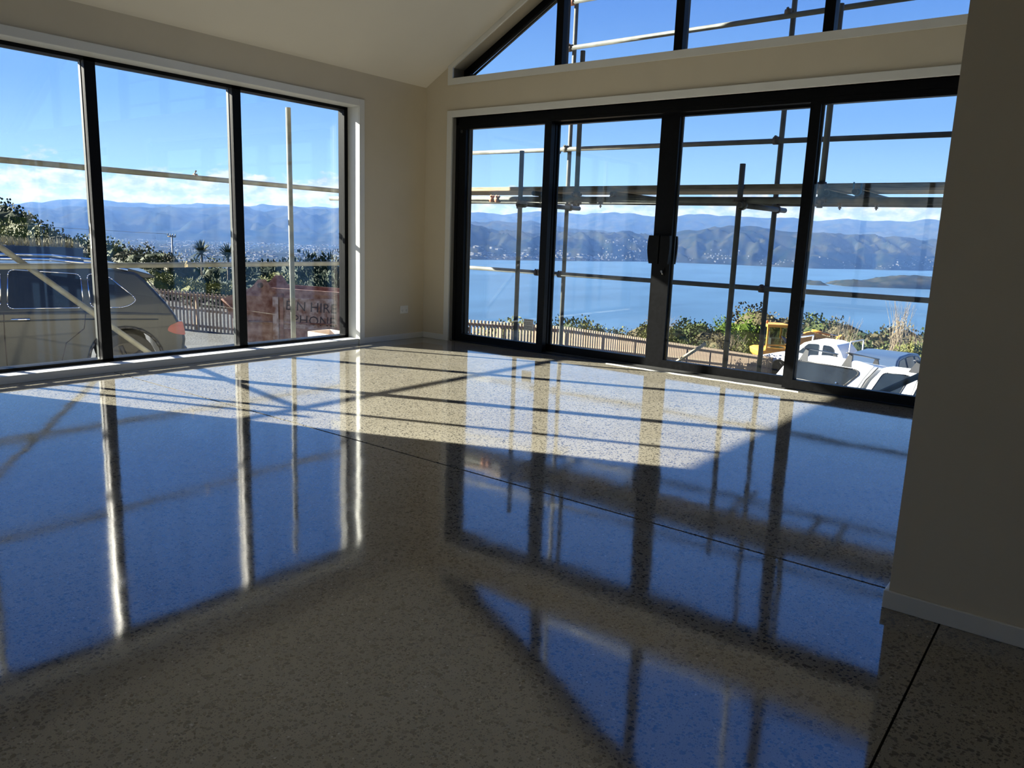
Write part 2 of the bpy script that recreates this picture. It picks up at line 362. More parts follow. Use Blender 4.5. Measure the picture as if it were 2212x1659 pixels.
# ---- window 2: gable window above the doors
w2 = struct(empty('window_2', (.14, -5.2, 2.455)))
def gp(mb, name, m): return wp(mb, name, m, w2, Vector((.14, -5.2, 2.455)))
yb2 = YB - G0
bevel(gp(MB().box(-.006, .145, yb2, G0, GZ - .018, GZ), 'sill_lining', M_trim), .002)
gp(MB().box(-.006, .145, G0, G0 + .018, GZ - .018, GZ2), 'reveal_lining', M_trim)
gp(MB().prism([(G0, GZ2), (G0 + .01, GZ2 + .02), (YR, GZ2 + .556 * (G0 - YR) + .022), (YR, GZ2 + .556 * (G0 - YR))], 'x', -.006, .145), 'rake_lining', M_trim)
gp(MB().prism([(yb2, GZ2), (yb2 - .01, GZ2 + .02), (YR, GZ2 + .556 * (G0 - YR) + .022), (YR, GZ2 + .556 * (G0 - YR))], 'x', -.006, .145), 'rake_lining', M_trim)
gp(MB().box(-.018, -.006, yb2, G0 + .057, GZ - .057, GZ), 'architrave', M_trim)
gp(MB().prism([(G0, GZ), (G0 + .057, GZ), (G0 + .057, HC - SL * (G0 + .057) - .001), (G0, GZ2 + .045)], 'x', -.018, -.006), 'architrave', M_trim)
gp(MB().prism([(G0, GZ2), (YR, GZ2 + .556 * (G0 - YR)), (YR, HR - .003), (G0, HC - SL * G0 - .003)], 'x', -.018, -.006), 'architrave', M_trim)
gz = lambda y: GZ2 + .560 * (G0 - max(y, YB - y))
fg = MB().box(.145, .25, yb2, G0, GZ - .0, GZ + .035).box(.145, .185, G0 - .075, G0, GZ, GZ2 + .04)
fg.prism([(G0, GZ2), (YR, gz(YR)), (YR, gz(YR) - .070), (G0, GZ2 - .070)], 'x', .145, .185)
fg.prism([(yb2, GZ2), (YR, gz(YR)), (YR, gz(YR) - .082), (yb2, GZ2 - .082)], 'x', .145, .25)
gp(fg, 'window_frame', M_black)
gp(MB().prism([(G0 - .075, GZ2 - .085 + .042), (YR, gz(YR) - .072), (YR, gz(YR) - .085), (G0 - .075, GZ2 - .100 + .042)], 'x', .17, .190), 'glazing_bead', M_rubber)
ym = [-1.428, -2.547, -3.670, -4.79, -5.91, -7.03, -8.15]
for y in ym:
    gp(MB().box(.14, .185, y - .036, y + .036, GZ + .0, gz(y) - .03), 'mullion', M_black)
    gp(MB().box(.186, .25, y - .030, y + .040, GZ + .0, gz(y) - .03), 'mullion_back', M_black)
ys = [G0 - .07] + ym + [yb2 + .07]
for a, b in zip(ys, ys[1:]):
    pts = [(a, GZ + .02), (b, GZ + .02), (b, gz(b) - .06)] + ([(YR, gz(YR) - .06)] if b < YR < a else []) + [(a, gz(a) - .06)]
    gp(MB().prism(pts, 'x', .172, .184), 'glass_pane', M_pane)

# ---- door 1: four panel sliding door
def sliding(y0, y1, n_, idx, handles=True):
    off = Vector((.1, (y0 + y1) / 2, 0)); d = struct(empty('door_%d' % idx, off))
    def dp(mb, name, m, par=d, o2=off):
        mb.v = [a - o2 for a in mb.v]; return mb.build(name, m, par)
    for a, b, nm in ((y0, y0 + .018, 'reveal_lining'), (y1 - .018, y1, 'reveal_lining')):
        dp(MB().box(-.006, .055, a, b, 0, DH + .018), nm, M_trim)
    dp(MB().box(-.006, .055, y1, y0, DH, DH + .018), 'head_lining', M_trim)
    for a, b in ((y0, y0 + .062), (y1 - .062, y1)): bevel(dp(MB().box(-.018, -.006, a, b, 0, DH + .060), 'architrave', M_trim), .003)
    bevel(dp(MB().box(-.018, -.006, y1, y0, DH, DH + .060), 'architrave', M_trim), .003)
    of = MB().box(.045, .25, y0 - .035, y0, 0, DH).box(.045, .25, y1, y1 + .035, 0, DH).box(.045, .25, y1, y0, DH - .060, DH)
    dp(of, 'door_frame', M_black)
    dp(MB().box(.045, .135, y1 + .035, y0 - .035, DH - .088, DH - .061), 'head_track', M_black)
    dp(MB().box(.02, .26, y1, y0, -.30, .004).box(.115, .135, y1 + .035, y0 - .035, .004, .014), 'sill_track', mat('sill_alu', (.05, .05, .05), .5, metal=.5) if idx == 1 else M_black)
    ya, yb = y0 - .035, y1 + .035; step = (ya - yb) / 4
    cuts = [ya, D_cut[0], D_cut[1], D_cut[2], yb] if idx == 1 else [ya - step * i for i in range(5)]
    for i in range(4):
        a, b = cuts[i], cuts[i + 1]; front = i in (0, 3)
        x0, x1 = (.05, .105) if front else (.14, .195)
        if idx == 1 and i == 1: a = -1.365
        if idx == 1 and i == 2: b = -3.690
        sA = .085 if (i == 0) else .072
        sB = .072
        if i == 1: sB = .080
        if i == 2: sA = .080
        zb, zt = .012, DH - .060
        pf = MB().box(x0, x1, a - sA, a, zb, zt).box(x0, x1, b, b + sB, zb, zt)
        pf.box(x0, x1, b + sB, a - sA, zb, zb + .066).box(x0, x1, b + sB, a - sA, zt - .045, zt)
        po = Vector((x0, (a + b) / 2, 0)); pe = dp(pf, 'door_panel', M_black, d, off)
        gl = MB().box(x0 + .018, x0 + .038, b + sB - .008, a - sA + .008, zb + .06, zt - .04); dp(gl, 'glass_pane', M_pane, pe)
        # recessed aluminium bead facing into the glass, seen beside each stile
        dp(MB().box(x0 + .041, x1 + .004, b + sB, b + sB + .014, zb + .06, zt - .045), 'glazing_bead', M_rubber, pe)
        dp(MB().box(x0 + .041, x1 + .004, a - sA - .012, a - sA, zb + .06, zt - .045), 'glazing_bead', M_rubber, pe)
        if handles and i in (1, 2):
            yh = (b + .036) if i == 1 else (a - .036)
            sg = 1 if i == 1 else -1
            e0 = yh - sg * .030; h = MB()
            prof_ = [(e0, .860)] + [(yh + sg * (.040 + (.030 if i == 1 else .016) * math.sin(PI * (.10 + .66 * k / 8))), .860 + .224 * k / 8) for k in range(9)] + [(e0, 1.084)]
            h.prism(prof_, 'x', x0 - .046, x0 - .012).box(x0 - .014, x0, yh - .028, yh + .028, .862, 1.082)
            dp(h, 'handle', M_black, pe)
            # matching outer pull seen through the glass
            h2 = MB().box(x1, x1 + .05, yh - .02, yh + .02, .862, .885).box(x1, x1 + .05, yh - .02, yh + .02, 1.06, 1.08)
            h2.prism([(q - sg * 0, z_) for q, z_ in prof_], 'x', x1 + .03, x1 + .05)
            dp(h2, 'outer_handle', M_black, pe)
            if i == 2:
                dp(MB().tube((x0 - .006, yh + .012, .800), (x0, yh + .012, .800), .013, 16).box(x0 - .004, x0, yh - .006, yh + .03, .765, .83), 'lock_plate', M_black, pe)
                dp(MB().box(x0 - .022, x0 - .006, yh + .010, yh + .013, .794, .806).tube((x0 - .020, yh + .0115, .800), (x0 - .018, yh + .005, .775), .004, 8).tube((x0 - .028, yh + .0115, .800), (x0 - .021, yh + .0115, .800), .009, 12), 'key', M_chrome, pe)
    return d
D_cut = (-1.452, -2.532, -3.635)
door1 = sliding(D0, D1, 4, 1)
sliding(E0, E1, 4, 2, False)
# roller screw cap at the top of the first panel
cap = MB().tube((.049, -.425, 1.985), (.044, -.425, 1.985), .014, 16); cap.v = [a - Vector((.1, (D0 + D1) / 2, 0)) for a in cap.v]
cap.build('screw_cap', M_greyplas, door1)
# white packing / sealant strip left along the sill
ss = MB(); r2 = random.Random(3); px = None
for i in range(46):
    y = -2.15 - i * .036; x = .012 + .004 * math.sin(i * .9) + r2.uniform(-.002, .002); wd = .007 + .004 * math.sin(i * .37)
    cur = (x, y, wd)
    if px: ss.add([(px[0], px[1], 0.0), (px[0] + px[2], px[1], 0.0), (cur[0] + cur[2], cur[1], 0.0), (cur[0], cur[1], 0.0), (px[0], px[1], .005), (px[0] + px[2], px[1], .005), (cur[0] + cur[2], cur[1], .005), (cur[0], cur[1], .005)],
                  [(4, 5, 6, 7), (0, 4, 7, 3), (1, 2, 6, 5), (0, 1, 5, 4), (3, 7, 6, 2)])
    px = cur
tag(ss.build('sealant_strip', M_trim), 'thin ragged white sealant strip on the floor along the sliding door sill', 'sealant')
# sticker on the first glass panel
st = W('glass_sticker', (.066, -1.275, .24), 'small white printed sticker low on the leftmost glass door panel', 'sticker')
M_stick = mat('sticker_paper', (.62, .63, .60), .6, var=.05)
st.part(MB().box(.0655, .0672, -1.332, -1.222, .190, .295), 'label_sheet', M_stick)
ln = MB(); r3 = random.Random(5)
for i, z in enumerate((.283, .262, .248, .230, .218, .204)):
    y = -1.228
    while y > -1.318:
        l_ = r3.uniform(.006, .018); ln.box(.0648, .0654, max(y - l_, -1.325), y, z - .0022, z + .0022); y -= l_ + .005
st.part(ln, 'fine_print', M_ink)

# ---- double power outlet on the left wall
so = W('power_outlet', (-.273, -.004, .29), 'white double power outlet low on the wall between the window and the corner', 'outlet')
bevel(so.part(MB().box(-.325, -.221, -.010, 0, .254, .329), 'face_plate', M_sock), .003)
for x in (-.300, -.246): so.part(MB().box(x - .008, x + .008, -.014, -.010, .304, .318), 'rocker_switch', M_sock)
for x in (-.300, -.246):
    for dx, dz in ((-.006, .006), (.006, .006), (0, -.006)):
        so.part(MB().box(x + dx - .0012, x + dx + .0012, -.0106, -.0100, .280 + dz - .004, .280 + dz + .004), 'socket_slot', M_ink)

# ================================================================== SCAFFOLD
RT = .0228
def clamp(t, c, axis='z', m=None, s=1.0):
    """swivel coupler: two bodies with bolts"""
    c = Vector(c); mb = MB(); k = .034 * s
    ax = {'z': Vector((0, 0, 1)), 'y': Vector((0, 1, 0)), 'x': Vector((1, 0, 0))}[axis]
    mb.tube(c - ax * .026 * s, c + ax * .026 * s, k, 14)
    u = ax.orthogonal().normalized(); v = ax.cross(u)
    mb.tube(c + u * k * .9 - v * .02, c + u * k * .9 + v * .045, .008 * s, 8).tube(c + u * k * .9 + v * .03, c + u * k * .9 + v * .042, .014 * s, 6)
    mb.tube(c - v * k * .9 + u * .0, c - v * k * 1.45, .012 * s, 8)
    t.part(mb, 'coupler', m or M_steel)
def pipe(p, q, label, name='scaffold_tube', group=None, clamps=(), r=None):
    RT = r or .0228
    loc = min((Vector(p), Vector(q)), key=lambda v_: v_.z)
    t = W(name, loc, label, 'scaffold', group)
    t.part(MB().tube(p, q, RT, 16, cap=True), 'tube', M_galv)
    # open pipe ends: a darker bore
    d = (Vector(q) - Vector(p)).normalized()
    for e, s_ in ((Vector(p), -1), (Vector(q), 1)): t.part(MB().tube(e + d * s_ * .0005, e + d * s_ * .0012, RT * .8, 14), 'pipe_bore', M_ink)
    for c in clamps: clamp(t, *c)
    return t
GZr = -2.3
XI, XO = .60, 1.43
Y1, Y2 = -.724, -2.967
pipe((XI, Y1, -1.7), (XI, Y1, 1.857), 'short upright scaffold tube ending just above the guard rail, seen through the leftmost door panel', 'scaffold_post', clamps=[((XI, Y1 - .0, 1.39), 'z'), ((XI + .0, Y1, 1.345), 'x')])
pipe((XI, Y2, -2.0), (XI, Y2, 1.677), 'short upright scaffold tube ending above the planks, seen through the third door panel', 'scaffold_post', clamps=[((XI, Y2, 1.385), 'z'), ((XI, Y2 - .02, 1.345), 'x')])
pipe((XO, Y1, -1.9), (XO, Y1, 4.9), 'tall upright scaffold tube lit on its left edge, seen beside the second door panel stile', 'scaffold_post', clamps=[((XO - .04, Y1 + .02, 2.958), 'y'), ((XO - .04, Y1 + .02, 3.40), 'y', M_rustc), ((XO - .04, Y1 + .02, 1.958), 'y', M_galv), ((XO - .04, Y1 + .02, .645), 'y', M_galv)])
pipe((XO, Y2, -2.4), (XO, Y2, 4.9), 'tall upright scaffold tube in shade, seen through the right half of the third door panel', 'scaffold_post', clamps=[((XO - .04, Y2 + .03, 2.998), 'y'), ((XO - .04, Y2 + .03, 1.947), 'y'), ((XO - .04, Y2 + .03, .645), 'y')])
pipe((XI, -1.383, 1.335), (XI, -1.375, 2.705), 'dark guard post standing on the planks just right of the tall sunlit upright', 'scaffold_post', clamps=[((XI, -1.383, 1.44), 'z'), ((XI, -1.383, 1.36), 'z')])
pipe((XI, -3.604, 1.335), (XI, -3.602, 2.790), 'dark guard post just right of the third door stile, its top reaching the gable window', 'scaffold_post', clamps=[((XI, -3.605, 1.50), 'z'), ((XI, -3.605, 1.39), 'z')])
XR = XO - .047
pipe((XR, -.613, 2.957), (XR, -8.2, 3.01), 'sunlit handrail tube crossing the lower part of the gable window', 'scaffold_rail')
pipe((XR, -.645, 3.400), (XR, -8.2, 3.39), 'upper handrail tube cutting the top edge of the picture in the gable window', 'scaffold_rail')
r_ = pipe((XR, 1.30, 1.965), (XR, -8.2, 1.915), 'horizontal guard rail tube at head height across the sliding doors', 'scaffold_rail', clamps=[((XR, -.545, 1.951), 'y', M_galv, 1.15), ((XR, -.50, 1.945), 'y', M_galv, 1.15)])
clamp(r_, (XR, -.60, 1.940), 'x', M_galv)
r_ = pipe((XR, 1.6, .652), (XR, -8.2, .645), 'low horizontal guard rail tube crossing all the door panels above the sea', 'scaffold_rail', clamps=[((XR, -.40, .648), 'y'), ((XR, -.46, .640), 'y')])
pipe((.65, 2.223, 1.408), (.65, -8.0, 1.380), 'ledger tube carrying the near edge of the plank deck, sunlit at its left end', 'scaffold_ledger', r=.0265, clamps=[((.65, -.40, 1.400), 'y', M_rustc, .95), ((.65, -.33, 1.402), 'y', M_rustc, .95)])
pipe((1.48, 2.0, 1.42), (1.48, -8.0, 1.398), 'ledger tube under the far edge of the plank deck', 'scaffold_ledger')
for y, z, lb in ((Y1 - .04, 1.350, 'cross tube under the deck at the leftmost short upright'),
                 (Y2 - .03, 1.350, 'cross tube under the third door panel deck with a pale end past the shaded upright')):
    pipe((.53, y, z), (1.61, y, z + .005), lb, 'scaffold_transom', clamps=[((XO, y + .01, z + .005), 'x'), ((.60, y, z), 'x', M_galv)])
for y, lb in ((-.954, 'short cross tube end under the planks at the first door stile'), (-1.75, 'cross tube under the planks in the second door panel'), (-3.638, 'cross tube under the planks beside the third door stile'), (-3.873, 'round open tube end with blue tape under the planks in the rightmost door panel')):
    pipe((.50 if y in (-.954, -3.873) else .62, y, 1.447), (1.56, y, 1.449), lb, 'scaffold_transom', clamps=[((.66, y, 1.41), 'x')])
tp = W('blue_tape', (.56, -3.873, 1.447), 'blue tape wrapped round the tube end in the rightmost door panel', 'tape')
tp.part(MB().tube((.56, -3.873, 1.447), (.575, -3.873, 1.447), RT + .004, 16).box(.555, .57, -3.905, -3.895, 1.44, 1.51).box(.555, .57, -3.850, -3.842, 1.46, 1.52), 'tape_band', mat('blue_tape', (.03, .22, .42), .5))
for y in (-.99, -1.83, -2.2, -3.72, -4.0):
    pass
for y, lb in ((-1.62, 'small hook bolt hanging under the ledger in the second door panel'), (-3.74, 'left hook bolt hanging under the ledger in the rightmost door panel'), (-4.00, 'right hook bolt hanging under the ledger in the rightmost door panel')):
    b_ = W('hook_bolt', (.65, y, 1.38), lb, 'bolt')
    b_.part(MB().box(.63, .67, y - .014, y + .014, 1.355, 1.385).tube((.65, y, 1.322), (.65, y, 1.36), .006, 8).tube((.65, y, 1.333), (.65, y, 1.343), .012, 6), 'bolt_body', M_steel)
# planks (six boards side by side, in two lengths, resting on the cross tubes)
zp = 1.480
gaps = [.625 + .232 * i for i in range(3)]
lbs = ['nearest scaffold plank of the left bay, sunlit pale timber above the sunlit tube', 'middle scaffold plank of the left bay', 'farthest scaffold plank of the left bay']
for i, x in enumerate(gaps):
    ya, yb_ = (1.9, -1.02) if i == 0 else (1.9, -1.4 - .3 * i)
    p_ = bevel(MB().box(x, x + .225, yb_, ya, zp, zp + .038).build('scaffold_plank', M_plank, loc=(x + .11, ya, zp)), .003)
    tag(p_, lbs[i], 'plank', 'planks of the scaffold deck')
lbs = ['nearest scaffold plank of the right bay with a weathered dark edge', 'middle scaffold plank of the right bay', 'farthest scaffold plank of the right bay']
for i, x in enumerate(gaps):
    ya, yb_ = (-1.03, -7.9) if i == 0 else (-1.41 - .3 * i, -7.9)
    p_ = MB().box(x, x + .225, yb_, ya, zp, zp + .038)
    p_ = bevel(p_.build('scaffold_plank', M_plankd if i == 0 else M_plank, loc=(x + .11, ya, zp)), .003)
    tag(p_, lbs[i], 'plank', 'planks of the scaffold deck')
# diagonal brace low at the right
pipe((.60, -3.95, -.19), (.60, -5.4, .79), 'slanting brace tube in front of the white ute at the lower right of the doors', 'scaffold_brace')
# scaffold outside the left window
pipe((-1.24, .44, -1.12), (-1.262, .44, 2.068), 'upright tube standing just outside the right pane of the left window', 'scaffold_post')
pipe((-3.79, .44, -1.12), (-3.79, .44, 2.6), 'upright tube outside the left end of the left window', 'scaffold_post')
pipe((-4.26, 1.19, -1.12), (-4.26, 1.19, 1.56), 'outer upright tube beyond the left end of the left window', 'scaffold_post', clamps=[((-4.26, 1.19, 1.46), 'z')])
pipe((-5.6, 1.19, 1.470), (.55, 1.19, 1.440), 'upper guard rail tube crossing the left window below the clouds', 'scaffold_rail', clamps=[((-1.72, 1.19, 1.468), 'x', M_steel, .6)])
pipe((-5.6, 1.19, .674), (.9, 1.19, .677), 'lower guard rail tube crossing the left window over the grey car', 'scaffold_rail', clamps=[((-1.86, 1.165, .672), 'x', M_stake, .45)])
pipe((-4.12, 1.24, 1.50), (-1.02, 1.24, -1.09), 'diagonal brace tube sloping down across the grey car behind the left window', 'scaffold_brace')

# ================================================================== OUTSIDE GROUND
CP = [(-.8, 4.5, -1.12), (.5, 3.5, -1.12), (-6, 5, -1.1), (-12, 3, -1.1), (-20, 10, -.9), (3.7, 7, -1.28), (7, 14.3, -2.03), (5.9, 16.6, -1.95), (0, 20, -1.7), (8, 6.4, -2.02), (11.7, 6, -2.42),
      (18, 5.6, -3.45), (27.3, 5.2, -4.83), (8.1, -.8, -2.60), (10.0, -1, -2.88), (7.8, -5, -2.58), (9.6, -5.2, -2.86), (13, -7, -3.3), (1, 1, -1.12), (1, -3, -1.5), (2, -8, -1.8), (32, 7, -5.4), (26.5, 3, -4.42), (26.6, 0, -4.42), (21.8, -.3, -3.65), (17.6, 0, -3.65), (5, 2, -1.7), (14, -12, -3.3), (30, -10, -5)]
def ground(x, y):
    s = ws = 0
    for a, b, c in CP:
        d = ((x - a) ** 2 + (y - b) ** 2 + .02) ** 1.5; s += c / d; ws += 1 / d
    z = s / ws
    r = math.hypot(x + 5.6, y + 5.5); az = math.degrees(math.atan2(y + 5.5, x + 5.6))
    r0 = 31 + 10 * max(0, min(1, (28 - az) / 12)) + 26 * max(0, min(1, (az - 52) / 8))
    if 59 < az < 150: z += max(0, r - 28) * .045 * min(1, (az - 59) / 8)
    if r > r0: z -= .5 * (r - r0)
    return max(z, -200)
rs = [1.5 * 1.09 ** i for i in range(72)]; azs = [math.radians(360 * i / 240) for i in range(241)]
mb = MB(); vs = []
for r in rs:
    for a in azs:
        x, y = -5.6 + r * math.cos(a) * 1.0, -5.5 + r * math.sin(a)
        vs.append((x, y, ground(x, y)))
n_ = len(azs); fs = [(i * n_ + j, i * n_ + j + 1, (i + 1) * n_ + j + 1, (i + 1) * n_ + j) for i in range(len(rs) - 1) for j in range(n_ - 1)]
def inside(f):
    c = sum((Vector(vs[k]) for k in f), Vector()) / 4; return -9.5 < c.x < .6 and -11 < c.y < .6
fs = [f[::-1] for f in fs if not inside(f)]
struct(mb.add(vs, fs, True).build('ground', M_ground))
# ---- sea, valley floor
struct(MB().add([(-30000, -30000, -190), (45000, -30000, -190), (45000, 45000, -190), (-30000, 45000, -190)], [(0, 1, 2, 3)]).build('sea', M_sea))
def pol(az, r): a = math.radians(az); return (-5.6 + r * math.cos(a), -5.5 + r * math.sin(a))
pl_ = [pol(49.3, 5200), pol(50.5, 4600), pol(53, 4500), pol(55.5, 3900), pol(58, 3300), pol(61, 2700), pol(66, 2300), pol(80, 2000), pol(80, 20000), pol(36, 20000), pol(38, 7400), pol(42.5, 6500), pol(47, 6200)]
struct(MB().prism(pl_, 'z', -200, -187).build('valley_floor', M_plain))

# ---- hill ranges
NEAR = [(6.13,0.01214),(9.58,0.01261),(11.33,0.01417),(14.12,0.01574),(16.73,0.01697),(18.53,0.0176),(20.99,0.0212),(21.93,0.0218),(23.17,0.01945),(24.74,0.01463),(26.66,0.0084),(27.96,0.00704),(29.62,0.00946),(31.28,0.00788),(32.95,0.00628),(34.63,0.00697),(36.31,0.00477),(38.0,0.00546),(39.36,0.00577),(40.38,0.01148),(41.29,0.01262),(43,.012),(46,-.002),(48,-.03)]
MID = [(6,.01),(20,.012),(24,.006),(27.96,0.00533),(29.62,0.00832),(31.29,0.0096),(32.96,0.01088),(34.65,0.01388),(36.35,0.0186),(37.69,0.01604),(38.7,0.01714),(40.04,0.01456),(41.29,0.01435),(44.73,0.01669),(47,.008),(50,0)]
FAR = [(7.55,0.03576),(9.86,0.0344),(11.18,0.03182),(13.37,0.03141),(14.8,0.03342),(16.81,0.02932),(18.62,0.03388),(20.12,0.03209),(21.67,0.033),(22.92,0.03294),(24.83,0.03366),(26.42,0.03003),(28.05,0.03029),(29.05,0.03315),(31.03,0.03206),(32.68,0.0294),(34.19,0.03138),(36.04,0.03142),(37.04,0.02909),(38.38,0.02596),(40.07,0.02775),(41.31,0.02752),(43.41,0.02727),(46.38,0.02693),(49.95,0.02605),(52.49,0.02527),(54.36,0.02603),(55.28,0.02585),(56.04,0.02307),(57.38,0.02416),(58.86,0.02402),(60.3,0.02281),(61.72,0.0211),(63.1,0.02147),(64.98,0.02237),(66.28,0.02319),(67.56,0.02051),(68.82,0.01691),(70.28,0.01365),(72.16,0.00962)]
LEFT = [(41.05,0.01335),(43.06,0.01607),(46.38,0.01957),(49.8,0.02449),(51.86,0.02353),(53.74,0.02487),(55.29,0.01821),(56.79,0.02193),(57.98,0.0226),(59.15,0.02111),(61.16,0.01842),(62.29,0.01698),(64.19,0.01745),(65.79,0.0161),(67.08,0.01449),(68.35,0.01094),(69.33,0.01158),(70.28,0.01269),(72.17,0.00677)]
SHORE = [(5.88,-0.02151),(9.33,-0.02222),(12.45,-0.02399),(16.78,-0.02611),(21.37,-0.02594),(26.19,-0.02616),(33.52,-0.02894),(41.22,-0.03201)]
def interp(t, x):
    if x <= t[0][0]: return t[0][1]
    for (a, va), (b, vb) in zip(t, t[1:]):
        if x <= b: f = (x - a) / (b - a); f = f * f * (3 - 2 * f); return va + (vb - va) * f
    return t[-1][1]
def rng_mesh(name, tab, r_in, r_cr, a0, a1, na, nr, amp, freq, label, seed, z0=-195):
    mb = MB(); vs = []; H = {}
    for i in range(na):
        az = a0 + (a1 - a0) * i / (na - 1)
        ri = r_in(az); rc = r_cr(az)
        zc = 1.04 + rc * interp(tab, az)
        for j in range(nr):
            t = j / (nr - 1) * 1.25
            r = ri + (rc - ri) * t; x, y = pol(az, r)
            u = t if t < 1 else 1 - (t - 1) * 2.2
            base = z0 + (zc - z0) * (max(0, u) ** .85)
            q = Vector((x * freq, y * freq, seed))
            wr1 = 2.6 * noise.noise(q * .55) + (t - .5) * (1.2 * noise.noise(Vector((az * .35, 0, seed + 2))))
            rid = 1 - abs(noise.noise(Vector((az * .62 * amp[1] + wr1, t * 1.5, seed)))) * 2.2
            rid2 = 1 - abs(noise.noise(Vector((x * freq * 2.6 + .8 * noise.noise(q * 2.1), y * freq * 2.6, seed + 5)))) * 2.2
            rid3 = 1 - abs(noise.noise(Vector((x * freq * 6.5, y * freq * 6.5, seed + 8)))) * 2.2
            env = math.sin(PI * min(1, max(0, u))) ** .8
            z = base + amp[0] * env * (rid * .34 + rid2 * .40 + rid3 * .17 - .33) + amp[0] * .11 * noise.fractal(q * 6, .9, 2.1, 6) * min(1, t * 4 + .05)
            vs.append((x, y, z)); H[i, j] = z
    fs = [(i * nr + j, (i + 1) * nr + j, (i + 1) * nr + j + 1, i * nr + j + 1) for i in range(na - 1) for j in range(nr - 1)]
    fs = [f[::-1] for f in fs]
    o = struct(mb.add(vs, fs, True).build(name, M_hill)); return vs, nr, na
shore_r = lambda az: 191 / -interp(SHORE, az)
nv, nnr, nna = rng_mesh('harbour_hills', NEAR, shore_r, lambda az: shore_r(az) + 1500, -4, 47.5, 420, 34, (165, 1.0), .0011, '', 1.7)
rng_mesh('middle_hills', MID, lambda az: 8600, lambda az: 10500, 5, 50, 260, 24, (150, .9), .0010, '', 9.1)
rng_mesh('far_mountains', FAR, lambda az: 13500, lambda az: 16500, -4, 76, 420, 26, (210, .7), .0006, '', 4.4)
rng_mesh('valley_hills', LEFT, lambda az: 9500 if az > 50 else 8200, lambda az: 12500 if az > 50 else 10800, 39, 76, 300, 28, (210, .8), .0008, '', 6.6)
# ---- island
iv = []; ni, nj = 70, 26
prof = [(0, -192), (.04, -181), (.09, -171), (.13, -172), (.19, -188), (.23, -193), (.27, -191), (.30, -178), (.36, -166), (.44, -162), (.52, -163), (.58, -158), (.66, -142), (.76, -133), (.88, -128), (1.0, -130), (1.3, -140), (1.6, -192)]
A0 = Vector((4005, 1215)); dr = Vector((.612, -.79)); dn = Vector((.79, .612))
for i in range(ni):
    s = i / (ni - 1) * 1.6; h = interp(prof, s)
    for j in range(nj):
        t = j / (nj - 1); k = math.sin(PI * t) ** .55
        p_ = A0 + dr * s * 660 + dn * (t - .12) * 300
        z = -194 + (h + 194) * k + (7 * noise.fractal(Vector((p_.x * .02, p_.y * .02, 3)), .8, 2.2, 4)) * k * min(1, max(0, h + 192) / 10)
        iv.append((p_.x, p_.y, z))
struct(MB().add(iv, [(i * nj + j, i * nj + j + 1, (i + 1) * nj + j + 1, (i + 1) * nj + j) for i in range(ni - 1) for j in range(nj - 1)][::1], True).build('island', M_isl))
# ---- distant towns: pale buildings scattered on the valley floor and along the far shore
tb = MB(); rt = random.Random(11)
for k in range(3600):
    az = rt.uniform(48, 71.5); t = rt.random(); r = 3300 + 9500 * t ** 1.3
    if az < 50.5 and r < 4700 or (az < 57 and r < 4600 - (57 - az) * 0 and rt.random() < .6): continue
    if noise.noise(Vector((az * .8, r * .0009, 2))) < -.25: continue
    x, y = pol(az, r); s = rt.uniform(8, 20) * (1 if rt.random() < .93 else 3.2); w_ = s * rt.uniform(.6, 1.2); h = rt.uniform(3, 7) * (1 if rt.random() < .95 else 2)
    tb.box(x - s / 2, x + s / 2, y - w_ / 2, y + w_ / 2, -189, -187 + h)
o = tag(tb.build('valley_town', M_town), 'pale roofs of the distant town spread over the flat valley', 'town', kind='stuff')
tb = MB()
def near_h(az, r):
    ri = shore_r(az); t = (r - ri) / 1500 / 1.25; j = int(t * (nnr - 1)); i = int((az + 4) / 51.5 * (nna - 1)); return nv[i * nnr + min(max(j, 0), nnr - 1)][2]
for az0, az1, n_k, rmax, big in ((33.5, 41.3, 230, 260, 2.0), (31, 34.5, 60, 120, 2.4), (26, 31.5, 150, 700, .8), (24.5, 27, 25, 120, .8), (21.5, 24, 35, 350, .8), (17.5, 21, 60, 260, .8), (14, 16.5, 30, 220, .8), (8, 11.5, 70, 330, .9), (11.5, 14, 20, 120, .8)):
    for k in range(n_k):
        az = rt.uniform(az0, az1); r = shore_r(az) + 40 + rmax * rt.random() ** 1.4
        x, y = pol(az, r); z = max(near_h(az, r), -190); s = rt.uniform(9, 18) * big; h = rt.uniform(5, 9) * (1.3 if big > 1.5 else 1)
        if big < 1.5 and rmax > 300: z = max(near_h(az, r), near_h(az, r + 60))
        tb.box(x - s / 2, x + s / 2, y - s * .5, y + s * .5, z - 5, z + h)
tag(tb.build('shore_town', M_town), 'white houses and sheds of the distant town along the far shore', 'town', kind='stuff')
# reclaimed flat under the industrial shore
struct(MB().prism([pol(33, shore_r(33) - 60), pol(41.6, shore_r(41.2) - 120), pol(41.6, 6800), pol(33, 7300)], 'z', -200, -187.5).build('shore_flat', M_plain))
# ---- haze over the harbour and valley (real scattering volume)
hz = bpy.data.materials.new('sea_haze'); hz.use_nodes = True; t = hz.node_tree; t.nodes.clear()
vsn = t.nodes.new('ShaderNodeVolumeScatter'); vsn.inputs['Color'].default_value = HAZE_C; vsn.inputs['Density'].default_value = HAZE_D; vsn.inputs['Anisotropy'].default_value = .1
oo = t.nodes.new('ShaderNodeOutputMaterial'); t.links.new(vsn.outputs[0], oo.inputs['Volume'])
hb = [pol(2, 1500), pol(80, 1500), pol(92, 24000), pol(-12, 24000)]
hb = [pol(-25, 2200), pol(38, 900), pol(100, 2200), pol(80, 30000), pol(-5, 30000)]
struct(MB().prism(hb, 'z', -201, 620).build('haze', hz))

